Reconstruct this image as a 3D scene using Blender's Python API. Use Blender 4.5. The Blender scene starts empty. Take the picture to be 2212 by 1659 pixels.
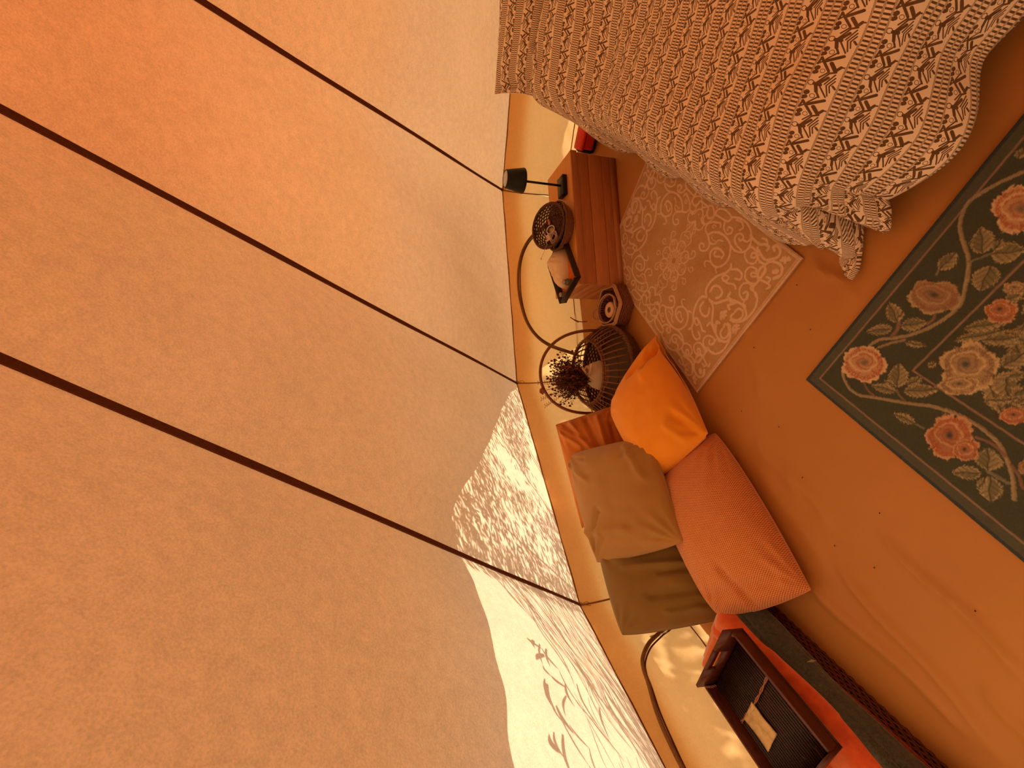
import bpy, math, random
import numpy as np
from mathutils import Vector, Matrix

C = bpy.context.scene.collection
random.seed(7)
rng = np.random.default_rng(11)
PI = math.pi

# ------------------------------------------------------------------ camera, sky, sun, exposure
EYE = 1.42
PITCH, ROLL, FPX = 0.3305, -0.0435, 899.42
fw = Vector((0, math.cos(PITCH), -math.sin(PITCH)))
rt0 = Vector((1, 0, 0)); up0 = rt0.cross(fw)
rt = rt0 * math.cos(ROLL) + up0 * math.sin(ROLL)
up = up0 * math.cos(ROLL) - rt0 * math.sin(ROLL)
cam_d = bpy.data.cameras.new('camera'); cam = bpy.data.objects.new('camera', cam_d); C.objects.link(cam)
M = Matrix.Identity(4)                       # the camera is held on its side: its right looks down
for i, a in enumerate((-up, rt, -fw)):
    for r in range(3): M[r][i] = a[r]
M[0][3], M[1][3], M[2][3] = 0, 0, EYE
cam.matrix_world = M
cam_d.sensor_fit = 'HORIZONTAL'; cam_d.sensor_width = 36; cam_d.lens = FPX / 2212 * 36
cam_d.clip_start = 0.02
bpy.context.scene.camera = cam

world = bpy.data.worlds.new('sky'); bpy.context.scene.world = world; world.use_nodes = True
wbg = world.node_tree.nodes['Background']
wbg.inputs[0].default_value = (1.0, 0.93, 0.84, 1); wbg.inputs[1].default_value = 1.3
SUN_AZ, SUN_EL = math.radians(122), math.radians(55)
sun_dir = Vector((math.cos(SUN_EL) * math.cos(SUN_AZ), math.cos(SUN_EL) * math.sin(SUN_AZ), math.sin(SUN_EL)))
sd = bpy.data.lights.new('sun', 'SUN'); sd.energy = 8.2; sd.angle = math.radians(0.53); sd.color = (1.0, 0.93, 0.80)
so = bpy.data.objects.new('sun', sd); C.objects.link(so)
so.rotation_euler = sun_dir.to_track_quat('Z', 'Y').to_euler(); so.location = sun_dir * 8
vs = bpy.context.scene.view_settings
vs.view_transform = 'Standard'; vs.look = 'None'; vs.gamma = 1; vs.use_curve_mapping = False
vs.exposure = 0.0

# ------------------------------------------------------------------ helpers
def lin(r, g, b):
    f = lambda v: ((v / 255 + 0.055) / 1.055) ** 2.4 if v > 10 else v / 255 / 12.92
    return (f(r), f(g), f(b), 1)

def tag(o, label=None, cat=None, group=None, kind=None):
    if label: o['label'] = label
    if cat: o['category'] = cat
    if group: o['group'] = group
    if kind: o['kind'] = kind
    return o

def empty(name, loc=(0, 0, 0), rz=0.0, **k):
    o = bpy.data.objects.new(name, None); C.objects.link(o)
    o.location = loc; o.rotation_euler = (0, 0, rz); o.empty_display_size = 0.05
    return tag(o, **k)

def mesh_obj(name, verts, faces, mat, parent=None, smooth=True, uv=None, **k):
    me = bpy.data.meshes.new(name)
    if isinstance(verts, np.ndarray): verts = verts.reshape(-1, 3).tolist()
    me.from_pydata([tuple(v) for v in verts], [], [tuple(f) for f in faces])
    if uv is not None:
        ul = me.uv_layers.new(name='UVMap')
        li = np.empty(len(me.loops), dtype=np.int32); me.loops.foreach_get('vertex_index', li)
        ul.data.foreach_set('uv', np.asarray(uv, dtype=np.float32).reshape(-1, 2)[li].ravel())
    if smooth: me.polygons.foreach_set('use_smooth', [True] * len(me.polygons))
    for m in (mat if isinstance(mat, (list, tuple)) else [mat]): me.materials.append(m)
    me.update()
    o = bpy.data.objects.new(name, me); C.objects.link(o)
    if parent: o.parent = parent
    return tag(o, **k)

def grid_faces(n, m, closed_u=False, off=0):
    F = []
    for i in range(n - 1 + (1 if closed_u else 0)):
        i2 = (i + 1) % n
        for j in range(m - 1):
            F.append((off + i * m + j, off + i2 * m + j, off + i2 * m + j + 1, off + i * m + j + 1))
    return F

class MB:
    """collects simple shapes and links them as one mesh object"""
    def __init__(s): s.v = []; s.f = []
    def add(s, v, f):
        o = len(s.v); s.v += [tuple(p) for p in v]; s.f += [tuple(i + o for i in q) for q in f]
    def box(s, c, d, rz=0.0, R=None):
        c = Vector(c); R = R or Matrix.Rotation(rz, 3, 'Z')
        v = [c + R @ Vector((x * d[0] / 2, y * d[1] / 2, z * d[2] / 2)) for x in (-1, 1) for y in (-1, 1) for z in (-1, 1)]
        s.add(v, [(0, 1, 3, 2), (4, 6, 7, 5), (0, 4, 5, 1), (2, 3, 7, 6), (0, 2, 6, 4), (1, 5, 7, 3)])
    def tube(s, pts, r, n=8, closed=False, flat=None):
        pts = [Vector(p) for p in pts]; N = len(pts); rings = []
        nrm = None
        for i, p in enumerate(pts):
            a = pts[(i - 1) % N] if (closed or i > 0) else p
            b = pts[(i + 1) % N] if (closed or i < N - 1) else p
            t = (b - a).normalized()
            if nrm is None:
                nrm = Vector((0, 0, 1)) if abs(t.z) < 0.9 else Vector((1, 0, 0))
            nrm = (nrm - t * nrm.dot(t)).normalized(); bi = t.cross(nrm)
            ri = r[i] if isinstance(r, (list, tuple)) else r
            rings.append([p + nrm * math.cos(2 * PI * k / n) * ri * (flat or 1) + bi * math.sin(2 * PI * k / n) * ri for k in range(n)])
        v = [q for ring in rings for q in ring]; f = []
        for i in range(N if closed else N - 1):
            j = (i + 1) % N
            for k in range(n):
                k2 = (k + 1) % n
                f.append((i * n + k, i * n + k2, j * n + k2, j * n + k))
        if not closed:
            f.append(tuple(range(n))[::-1]); f.append(tuple((N - 1) * n + k for k in range(n)))
        s.add(v, f)
    def lathe(s, prof, c=(0, 0, 0), n=40, R=None, cap=True):
        c = Vector(c); v = []
        for r, z in prof:
            for k in range(n):
                p = Vector((r * math.cos(2 * PI * k / n), r * math.sin(2 * PI * k / n), z))
                v.append(c + (R @ p if R else p))
        f = []
        for i in range(len(prof) - 1):
            for k in range(n):
                k2 = (k + 1) % n
                f.append((i * n + k, i * n + k2, (i + 1) * n + k2, (i + 1) * n + k))
        if cap:
            f.append(tuple(range(n))[::-1]); f.append(tuple((len(prof) - 1) * n + k for k in range(n)))
        s.add(v, f)
    def ball(s, c, r, sc=(1, 1, 1), R=None, n=10, m=6):
        prof = [(max(1e-4, math.sin(PI * i / m)) , -math.cos(PI * i / m)) for i in range(m + 1)]
        c = Vector(c); v = []
        for pr, z in prof:
            for k in range(n):
                p = Vector((pr * math.cos(2 * PI * k / n) * sc[0] * r, pr * math.sin(2 * PI * k / n) * sc[1] * r, z * sc[2] * r))
                v.append(c + (R @ p if R else p))
        f = [(i * n + k, i * n + (k + 1) % n, (i + 1) * n + (k + 1) % n, (i + 1) * n + k) for i in range(m) for k in range(n)]
        s.add(v, f)
    def build(s, name, mat, parent=None, smooth=True, bevel=0.0, **k):
        o = mesh_obj(name, s.v, s.f, mat, parent, smooth, **k)
        if bevel:
            m = o.modifiers.new('bevel', 'BEVEL'); m.width = bevel; m.segments = 2; m.limit_method = 'ANGLE'
        return o

def smooth_path(pts, n=6, closed=False):
    P = [np.array(p, float) for p in pts]; out = []; N = len(P)
    rngi = range(N if closed else N - 1)
    for i in rngi:
        p1, p2 = P[i], P[(i + 1) % N]
        p0 = P[i - 1] if (closed or i > 0) else 2 * p1 - p2
        p3 = P[(i + 2) % N] if (closed or i < N - 2) else 2 * p2 - p1
        for k in range(n):
            t = k / n
            out.append(0.5 * ((2 * p1) + (p2 - p0) * t + (2 * p0 - 5 * p1 + 4 * p2 - p3) * t * t + (3 * p1 - p0 - 3 * p2 + p3) * t ** 3))
    if not closed: out.append(P[-1])
    return out

_L = rng.random((64, 64))
def vnoise(x, y):
    x = np.asarray(x, float); y = np.asarray(y, float)
    xi = np.floor(x).astype(int); yi = np.floor(y).astype(int); fx = x - xi; fy = y - yi
    fx = fx * fx * (3 - 2 * fx); fy = fy * fy * (3 - 2 * fy)
    g = lambda a, b: _L[a % 64, b % 64]
    return (g(xi, yi) * (1 - fx) + g(xi + 1, yi) * fx) * (1 - fy) + (g(xi, yi + 1) * (1 - fx) + g(xi + 1, yi + 1) * fx) * fy - 0.5
def fbm(x, y, o=3):
    s = 0; a = 1
    for i in range(o): s = s + a * vnoise(x * 2 ** i + 7.3 * i, y * 2 ** i + 3.1 * i); a *= 0.5
    return s

# ------------------------------------------------------------------ node material helpers
class NT:
    def __init__(s, name):
        s.m = bpy.data.materials.new(name); s.m.use_nodes = True; s.t = s.m.node_tree; s.t.nodes.clear()
        s.out = s.t.nodes.new('ShaderNodeOutputMaterial')
    def n(s, typ, **k):
        x = s.t.nodes.new(typ)
        for a, b in k.items(): setattr(x, a, b)
        return x
    def put(s, node, i, v):
        if v is None: return
        if isinstance(v, bpy.types.NodeSocket): s.t.links.new(v, node.inputs[i])
        else: node.inputs[i].default_value = v
    def math(s, op, a, b=None, c=None, clamp=False):
        x = s.n('ShaderNodeMath', operation=op, use_clamp=clamp); s.put(x, 0, a); s.put(x, 1, b); s.put(x, 2, c); return x.outputs[0]
    def vec(s, op, a, b=None, scale=None):
        x = s.n('ShaderNodeVectorMath', operation=op); s.put(x, 0, a); s.put(x, 1, b)
        if scale is not None: s.put(x, 3, scale)
        return x.outputs['Value'] if op in ('DOT_PRODUCT', 'LENGTH', 'DISTANCE') else x.outputs[0]
    def comb(s, x, y, z=0.0):
        n = s.n('ShaderNodeCombineXYZ'); s.put(n, 0, x); s.put(n, 1, y); s.put(n, 2, z); return n.outputs[0]
    def sep(s, v):
        n = s.n('ShaderNodeSeparateXYZ'); s.put(n, 0, v); return n.outputs
    def uv(s): return s.n('ShaderNodeTexCoord').outputs['UV']
    def obj(s): return s.n('ShaderNodeTexCoord').outputs['Object']
    def mapp(s, v, scale=(1, 1, 1), rot=(0, 0, 0)):
        n = s.n('ShaderNodeMapping'); s.put(n, 0, v); n.inputs['Scale'].default_value = scale; n.inputs['Rotation'].default_value = rot; return n.outputs[0]
    def noise(s, v, scale, detail=3, rough=0.55, dist=0):
        n = s.n('ShaderNodeTexNoise'); s.put(n, 'Vector', v); n.inputs['Scale'].default_value = scale; n.inputs['Detail'].default_value = detail
        n.inputs['Roughness'].default_value = rough; n.inputs['Distortion'].default_value = dist; return n.outputs['Fac']
    def ramp(s, f, stops):
        n = s.n('ShaderNodeValToRGB'); s.put(n, 0, f); e = n.color_ramp.elements
        while len(e) < len(stops): e.new(0.5)
        for q, (p, col) in zip(e, stops): q.position = p; q.color = col if len(col) == 4 else (*col, 1)
        return n.outputs[0]
    def mix(s, f, a, b, mode='MIX'):
        n = s.n('ShaderNodeMix', data_type='RGBA', blend_type=mode); s.put(n, 0, f); s.put(n, 6, a); s.put(n, 7, b); return n.outputs[2]
    def bump(s, h, strength=0.3, dist=0.002, normal=None):
        n = s.n('ShaderNodeBump'); n.inputs['Strength'].default_value = strength; n.inputs['Distance'].default_value = dist
        s.put(n, 'Height', h)
        if normal is not None: s.put(n, 'Normal', normal)
        return n.outputs[0]
    def principled(s, col, rough=0.8, normal=None, spec=0.3, sheen=0.0, metallic=0.0):
        p = s.n('ShaderNodeBsdfPrincipled'); s.put(p, 'Base Color', col); s.put(p, 'Roughness', rough)
        p.inputs['Specular IOR Level'].default_value = spec; p.inputs['Metallic'].default_value = metallic
        if sheen: p.inputs['Sheen Weight'].default_value = sheen
        if normal is not None: s.put(p, 'Normal', normal)
        return p.outputs[0]
    def finish(s, sh): s.t.links.new(sh, s.out.inputs[0]); return s.m

def mat_plain(name, col, rough=0.6, var=0.15, scale=30, bump=0.15, spec=0.3, sheen=0.0, metallic=0.0):
    t = NT(name); v = t.obj(); f = t.noise(v, scale, 4)
    d = tuple(c * (1 - var) for c in col[:3]); l = tuple(min(1, c * (1 + var)) for c in col[:3])
    cc = t.ramp(f, [(0.3, d), (0.7, l)])
    return t.finish(t.principled(cc, rough, t.bump(f, bump, 0.002), spec, sheen, metallic))

def mat_canvas(name, refl, trans, fleck=0.25, gloss=0.0):
    t = NT(name); v = t.obj()
    f1 = t.noise(t.mapp(v, (1, 1, 1.0)), 260, 3, 0.7); f2 = t.noise(v, 38, 5, 0.75); f3 = t.noise(v, 3.0, 4)
    k = t.math('ADD', t.math('MULTIPLY', f1, 0.5), t.math('ADD', t.math('MULTIPLY', f2, 0.35), t.math('MULTIPLY', f3, 0.15)))
    g = t.ramp(k, [(0.38, (1 - fleck,) * 3), (0.6, (1 + 0 * fleck,) * 3)])
    a = t.mix(1.0, g, (*refl, 1), 'MULTIPLY'); b = t.mix(1.0, g, (*trans, 1), 'MULTIPLY')
    nb = t.bump(k, 0.25, 0.002)
    d = t.n('ShaderNodeBsdfDiffuse'); t.put(d, 0, a); t.put(d, 2, nb)
    tr = t.n('ShaderNodeBsdfTranslucent'); t.put(tr, 0, b); t.put(tr, 1, nb)
    s = t.n('ShaderNodeAddShader'); t.put(s, 0, d.outputs[0]); t.put(s, 1, tr.outputs[0])
    return t.finish(s.outputs[0])

def mat_fabric(name, col, var=0.12, weave=900, bump=0.25, sheen=0.3, rough=0.9):
    t = NT(name); v = t.obj()
    w = t.noise(v, weave, 2, 0.6); big = t.noise(v, 9, 4)
    d = tuple(c * (1 - var) for c in col[:3]); l = tuple(min(1, c * (1 + var)) for c in col[:3])
    k = t.math('ADD', t.math('MULTIPLY', w, 0.5), t.math('MULTIPLY', big, 0.5))
    cc = t.ramp(k, [(0.35, d), (0.65, l)])
    return t.finish(t.principled(cc, rough, t.bump(w, bump, 0.001), 0.1, sheen))

# ------------------------------------------------------------------ the tent's plan
TC = (0.878, 0.1647); TR = 2.5228; TH0 = 1.4014; EAVE = 0.5196; PEAK = 2.9532
def node(k, r=TR): return (TC[0] + r * math.cos(TH0 + k * PI / 6), TC[1] + r * math.sin(TH0 + k * PI / 6))
APEX = np.array([TC[0], TC[1], PEAK])
m_roof = mat_canvas('roof_canvas', (0.48, 0.36, 0.25), (0.44, 0.315, 0.205), 0.26)
m_wall = mat_canvas('wall_canvas', (0.50, 0.36, 0.20), (0.42, 0.25, 0.10), 0.12)
m_seam = mat_plain('seam_tape', (0.13, 0.035, 0.012, 1), 0.8, 0.2, 200)
m_seam2 = mat_plain('stitched_seam', (0.30, 0.12, 0.04, 1), 0.8, 0.3, 300)
m_filt_low_w = mat_canvas('sun_filter_low_west', (0.34, 0.26, 0.18), (0.25, 0.20, 0.145), 0.1)  # cloths of the added sheet, each tinted to colour one zone of roof light
m_filt_top_e = mat_canvas('sun_filter_top_east', (0.34, 0.13, 0.05), (0.35, 0.155, 0.07), 0.1)
m_filt_top_w = mat_canvas('sun_filter_top_west', (0.32, 0.17, 0.08), (0.265, 0.145, 0.082), 0.1)  # dimmer west tint of the crown, set to darken that roof light
m_filt_low_e = mat_canvas('sun_filter_low_east', (0.36, 0.28, 0.21), (0.38, 0.315, 0.24), 0.1)  # brighter tint, set to lift the light on the east roof
m_filt_mid_e = mat_canvas('sun_filter_mid_east', (0.36, 0.20, 0.11), (0.40, 0.245, 0.14), 0.1)
m_filt_mid_w = mat_canvas('sun_filter_mid_west', (0.34, 0.22, 0.13), (0.25, 0.175, 0.115), 0.1)

def roof_pt(k, s, t, inset=0.0):
    a = np.array([*node(k), EAVE]); b = np.array([*node(k + 1), EAVE])
    e = a + (b - a) * s; p = e + (APEX - e) * t
    n = np.cross(b - a, APEX - a); n /= np.linalg.norm(n)
    if n[2] > 0: n = -n
    return p, n

ceiling = empty('ceiling', (0, 0, 0), kind='structure', label='pale canvas tent roof of sloping panels lit through from outside')
for k in range(12):
    n, m = 36, 60
    V = []
    for i in range(n):
        for j in range(m):
            s = i / (n - 1); t = (j / (m - 1)) ** 1.15
            p, nr = roof_pt(k, s, t)
            edge = 4 * s * (1 - s)
            w = (1 - t) * TR * 0.52
            x = (s - 0.5) * w
            # slack between the seams and long shallow folds that fan out of the corners
            sag = 0.030 * edge * min(1, t * 5) * (1 - t)
            fold = 0.0045 * math.sin(x * 30 + 9 * t + 2 * math.sin(t * 5 + k)) * edge * (1 - t) * (1 + (k == 0)) * min(1, t * 12) + 0.014 * min(1, t * 12) * float(fbm(x * 3.1 + 5 * k, t * 7, 3)) * edge
            V.append(p + nr * (sag + fold))
    mesh_obj('panel', V, grid_faces(n, m), m_roof, ceiling)
for k in range(12):
    a = np.array([*node(k), EAVE]); mid = np.array([TC[0], TC[1], EAVE])
    ax = (APEX - a) / np.linalg.norm(APEX - a)
    side = np.cross(ax, np.array([0, 0, 1.0])); side /= np.linalg.norm(side); inn = np.cross(side, ax)
    if inn[2] > 0: inn = -inn
    V = []
    ts = np.linspace(0, 1, 30)
    for t in ts:
        p = a + (APEX - a) * t; w = 0.0060 + 0.0028 * min(1, t * 2.2) + 0.0006 * math.sin(t * 40 + k)
        wob = 0.002 * math.sin(t * 17 + k * 2)
        for sx, q in ((-1, 0.002), (-1, 0.007), (1, 0.007), (1, 0.002)):
            V.append(p + side * (sx * w + wob) + inn * q)
    mesh_obj('seam_tape', V, grid_faces(30, 4), m_seam, ceiling, smooth=False)
# thin piping where roof meets wall
mb = MB()
for k in range(12):
    a = node(k); b = node(k + 1)
    mb.tube([(a[0] * (1 - i / 12) + b[0] * i / 12 , a[1] * (1 - i / 12) + b[1] * i / 12, EAVE - 0.002 + 0.002 * math.sin(i * 2.1 + k)) for i in range(13)], 0.0026, 5)
mb.build('eave_piping', m_seam, ceiling)
# outside valance hanging below the eave
V = []
for i in range(12 * 8 + 1):
    k = i / 8; k0 = int(k) % 12; f = k - int(k)
    a = node(k0, TR + 0.05); b = node(k0 + 1, TR + 0.05)
    a_ = node(k0, TR - 0.004); b_ = node(k0 + 1, TR - 0.004)
    V.append((a_[0] * (1 - f) + b_[0] * f, a_[1] * (1 - f) + b_[1] * f, EAVE + 0.004))
    for z in (EAVE - 0.03, EAVE - 0.12):
        V.append((a[0] * (1 - f) + b[0] * f, a[1] * (1 - f) + b[1] * f, z + 0.006 * math.sin(i * 1.7)))
mesh_obj('valance', V, grid_faces(97, 3), m_wall, ceiling)
# brass eyelet ring and cord loop at three corners in view
for k in (0, 1, 2):
    a = node(k, TR - 0.012); mb = MB()
    mb.tube([(a[0] + 0.011 * math.cos(q), a[1] - 0.002, EAVE + 0.004 + 0.012 * math.sin(q)) for q in np.linspace(0, 2 * PI, 14)[:-1]], 0.0016, 5, closed=True)
    mb.tube(smooth_path([(a[0], a[1], EAVE), (a[0] + 0.012, a[1] - 0.012, EAVE - 0.03), (a[0] - 0.008, a[1] - 0.014, EAVE - 0.045), (a[0] + 0.002, a[1] - 0.006, EAVE - 0.01)], 5), 0.0013, 5)
    mb.build('toggle_loop', m_seam2, ceiling)

# walls
def wall_panel(k, parent, amp=1.0, name='panel'):
    a = np.array([*node(k), 0]); b = np.array([*node(k + 1), 0]); d = b - a; L = np.linalg.norm(d); d /= L
    out = np.array([d[1], -d[0], 0.0]); mid = (a + b) / 2
    if out[:2] @ (mid[:2] - np.array(TC)) < 0: out = -out
    n, m = 90, 34; V = []
    for i in range(n):
        for j in range(m):
            s = i / (n - 1); z = EAVE * (1 - j / (m - 1)); h = z / EAVE
            edge = min(1, 12 * s * (1 - s))
            # drag folds falling from the two upper corners plus soft random ripple
            u1 = (s * L) / (1.08 - h) ** 0.8; u2 = ((1 - s) * L) / (1.08 - h) ** 0.8
            f = 0.012 * math.sin(11 * u1 + k) * math.exp(-1.1 * s * L) + 0.012 * math.sin(12 * u2 + 2 * k) * math.exp(-1.1 * (1 - s) * L)
            f += 0.024 * float(fbm(s * 5 + 3 * k + h * 1.6, h * 1.3 + k, 3)) * (1 - 0.6 * h)
            V.append(a + d * (L * s) + np.array([0, 0, z]) + out * (f * amp * edge * math.sin(PI * min(1, h * 1.4 + 0.1)) + 0.012 * (1 - h)))
    return mesh_obj(name, V, grid_faces(n, m), m_wall, parent), a, d, L, out

walls = {}
for nm, ks, lab in (('wall_right', [-1], 'low canvas tent wall panel behind the bed'), ('wall_back', [0], 'low canvas tent wall panel behind the nightstand'),
                    ('wall_back_left', [1], 'low canvas tent wall panel behind the leaning cushions'), ('wall_left', [2], 'low canvas tent wall panel behind the wooden tray'),
                    ('wall_rear', list(range(3, 11)), 'low canvas tent walls behind the camera')):
    w = empty(nm, kind='structure', label=lab); walls[nm] = w
    for k in ks:
        o, a, d, L, out = wall_panel(k, w)
        # horizontal hem line above the mud flap
        mb = MB(); mb.tube([tuple(a + d * L * t + np.array([0, 0, 0.055 + 0.003 * math.sin(t * 9 + k)]) - out * (0.004 - 0.010)) for t in np.linspace(0, 1, 16)], 0.0035, 6)
        mb.build('hem_line', m_seam2, w)
    for k in ks:   # vertical seam at the panel's first corner
        if nm == 'wall_right': continue
        p = node(k, TR - 0.006); q = node(k, TR + 0.006)
        mb = MB(); mb.tube([(p[0] * (h) + q[0] * (1 - h) + 0.004 * math.sin(h * 6), p[1] * h + q[1] * (1 - h), EAVE * h) for h in np.linspace(0, 1, 14)], 0.0055, 6, flat=0.6)
        mb.build('corner_seam', m_seam2, w)
RUG1=[[8,[[492,438],[516,415],[530,382],[533,341],[523,302],[504,282],[479,269],[451,272],[422,295],[417,330],[430,357],[451,371],[473,359],[483,330],[479,303],[461,302]]],[7,[[461,314],[449,336],[454,350],[465,348]]],[7,[[445,423],[452,435],[442,450],[429,441],[425,423],[439,400],[461,395],[478,411],[492,438],[501,464],[524,470],[544,449],[553,426],[560,406],[548,397]]],[6,[[422,295],[410,297],[404,280]]],[6,[[417,344],[410,365],[397,369],[389,355]]],[6,[[481,421],[475,394],[484,376],[505,367],[514,344]]],[4,[[494,380],[492,401],[496,409]]],[4,[[540,435],[540,421],[529,425],[530,439],[540,435]]],[7,[[573,458],[594,458],[608,428],[608,388],[599,369],[582,380],[576,421],[573,458]]],[7,[[605,370],[618,335],[622,293],[610,253],[589,232],[571,237],[568,256]]],[7,[[607,342],[612,312],[601,292],[585,301]]],[7,[[578,392],[553,376],[545,347],[559,329],[572,336],[568,357],[556,354]]],[7,[[535,237],[537,272],[550,297],[569,300],[580,282],[574,263],[558,268],[561,280]]],[7,[[522,298],[518,264],[530,230],[551,215],[575,218],[596,233]]],[7,[[561,171],[553,185],[540,177],[551,161],[563,168],[569,201],[546,217],[526,206],[518,178],[527,153],[545,149],[562,156]]],[9,[[596,239],[592,208],[594,177],[605,158],[606,138],[594,137]]],[7,[[614,187],[619,166],[610,150]]],[9,[[576,171],[568,147],[565,118],[582,94],[603,81],[622,93],[625,113],[615,124],[608,110]]],[9,[[579,179],[559,163],[548,137],[551,109]]],[9,[[540,92],[549,106],[570,97],[583,71],[582,43],[565,28],[547,29]]],[15,[[554,57],[560,49]]],[11,[[547,34],[536,40]]],[9,[[551,109],[525,114],[502,102],[506,90],[534,87]]],[7,[[508,118],[499,134],[490,127],[498,111],[514,114],[519,135],[509,157],[489,162],[469,146],[466,121],[474,95]]],[7,[[608,63],[607,47],[619,45]]],[11,[[598,62],[616,37]]],[9,[[612,56],[599,44]]],[8,[[571,510],[551,504],[546,479],[563,462],[585,464]]],[7,[[555,602],[561,571],[576,557],[576,515]]],[6,[[519,567],[538,562],[552,544],[541,522],[521,516],[514,483]]],[6,[[518,588],[512,566],[529,546]]],[9,[[534,91],[505,88],[465,91]]],[7,[[513,123],[497,90],[455,98],[455,65],[439,41],[405,26],[369,28],[335,41],[311,72],[309,87]]],[7,[[501,84],[509,51],[507,33],[494,38]]],[7,[[524,68],[526,52],[511,48]]],[7,[[422,110],[434,105],[432,91],[417,83],[402,96],[409,123],[427,138],[448,137],[463,117],[462,93]]],[6,[[436,96],[415,86],[395,84],[391,64]]],[5,[[461,90],[445,55]]],[9,[[300,235],[307,201],[334,175],[359,155],[375,122],[386,85],[381,57],[369,40],[344,38],[311,71]]],[9,[[374,124],[367,160],[387,165]]],[10,[[337,120],[343,136],[370,117]]],[15,[[365,137],[375,117]]],[8,[[345,92],[364,87],[371,65],[355,51],[333,56],[317,76],[320,95],[335,91]]],[11,[[301,143],[319,127]]],[11,[[313,134],[290,122]]],[9,[[285,133],[308,117]]],[9,[[304,54],[318,39]]],[9,[[312,50],[302,34]]],[7,[[292,46],[312,28]]],[9,[[300,256],[320,280],[358,283],[396,269],[428,242],[456,233],[469,240]]],[8,[[453,230],[471,201],[471,170],[451,162],[440,184]]],[7,[[424,236],[425,212],[406,218],[405,242],[424,236]]],[8,[[401,232],[408,198],[420,173],[413,155]]],[9,[[328,255],[355,255],[370,230],[365,202],[346,196],[327,208]]]]
VINES=[["v",10,[[201,82],[219,87],[234,95],[256,119],[287,147],[331,170],[370,179],[398,180],[420,171],[437,161],[459,149]]],["v",10,[[456,150],[490,126],[517,92],[544,59],[576,39],[603,33],[623,41],[649,55],[670,71],[688,87]]],["t",8,[[213,105],[239,121],[265,142]]],["v",10,[[96,74],[83,88],[74,106],[67,125],[71,158],[92,191],[118,234],[142,272],[161,298],[174,327],[180,347]]],["v",10,[[177,330],[184,357],[188,395],[186,426],[181,451],[168,475],[150,502],[126,528],[100,551]]],["r",8,[[164,414],[172,438],[171,459],[166,477]]],["g",5,[[106,329],[102,309]]],["r",6,[[109,138],[97,164],[95,188]]],["r",6,[[145,218],[138,231],[135,249]]],["r",12,[[255,111],[279,109],[298,98]]],["r",7,[[355,153],[343,159],[326,156]]],["g",10,[[116,482],[118,499],[121,519]]],["g",5,[[435,91],[455,82]]],["g",6,[[488,126],[505,139],[521,150]]],["r",7,[[158,497],[149,519],[131,544]]]]
LEAVES=[[295,99,327,43,22],[301,92,327,91,10],[275,98,229,48,18],[289,111,332,154,20],[152,214,209,173,26],[143,220,113,158,16],[153,232,209,287,21],[171,228,212,238,15],[154,203,145,176,10],[260,147,282,195,10],[104,307,88,252,15],[118,481,161,445,27],[104,477,58,441,20],[109,492,59,533,25],[71,500,105,489,11],[448,88,499,91,21],[515,138,563,92,24],[519,152,551,199,27],[499,168,441,191,27],[529,152,555,146,15],[704,55,727,51,15],[323,228,402,293,15],[356,225,419,282,17],[352,270,398,321,17],[305,363,276,391,27],[240,366,293,412,11],[337,374,309,358,15],[309,397,284,395,17],[239,230,261,236,10],[326,339,373,347,22],[444,245,483,255,15]]
FLOWERS=[["peach",152,105,40,51,-44,36],["tan",389,120,29,51,-37,30],["red",128,378,35,33,-47,40],["red",126,423,20,17,-22,18],["peach",615,132,16,47,-46,39],["gold",291,293,35,45,-50,41],["gold",243,310,28,32,-21,17],["red",425,253,15,26,-23,19],["red",251,428,21,20,-15,14],["gold",478,238,10,19,-12,9],["tan",171,513,7,7,-15,11]]
MSEG=[[17.3,4.9,25.4,4.7,2.1],[18.9,3.7,31.9,-17.8,0.8],[18.9,83.0,31.9,61.5,0.8],[31.9,61.5,40.0,57.7,1.0],[24.3,1.2,32.4,-9.8,1.6],[24.3,80.5,32.4,69.5,1.6],[20.0,7.2,23.8,17.5,1.8],[23.8,17.5,30.3,26.5,1.0],[40.5,-17.2,30.8,2.1,0.6],[40.5,62.1,30.8,81.4,0.6],[42.7,-12.1,34.1,3.5,0.6],[42.7,67.2,34.1,82.8,0.6],[34.1,3.5,40.6,20.6,0.6],[43.8,-6.8,38.4,3.8,0.6],[43.8,72.5,38.4,83.1,0.6],[38.4,3.8,42.2,14.1,0.6],[39.0,23.6,26.5,8.1,0.7],[43.2,2.3,47.6,6.2,1.1],[43.2,81.6,47.6,85.5,1.1],[10.9,22.9,11.9,21.8,2.8],[8.7,32.2,11.7,30.4,2.4],[29.0,26.3,17.9,39.9,0.7],[10.9,38.2,9.0,49.7,1.0],[9.0,49.7,14.2,44.9,0.7],[10.9,38.2,28.8,58.3,1.4],[17.9,43.5,39.5,29.8,1.8],[28.2,44.8,37.4,55.3,2.1],[38.5,55.2,43.3,48.2,1.6],[43.3,48.2,48.8,47.5,0.7],[10.7,57.6,12.0,56.0,2.6],[9.9,65.3,12.3,63.7,2.3],[29.9,59.9,20.2,72.1,0.7]]
MRING=[[11.6,4.3,4.3,1.4],[11.6,83.6,4.3,1.4],[20.9,26.5,3.6,1.0],[20.7,60.3,3.4,1.0]]
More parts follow.
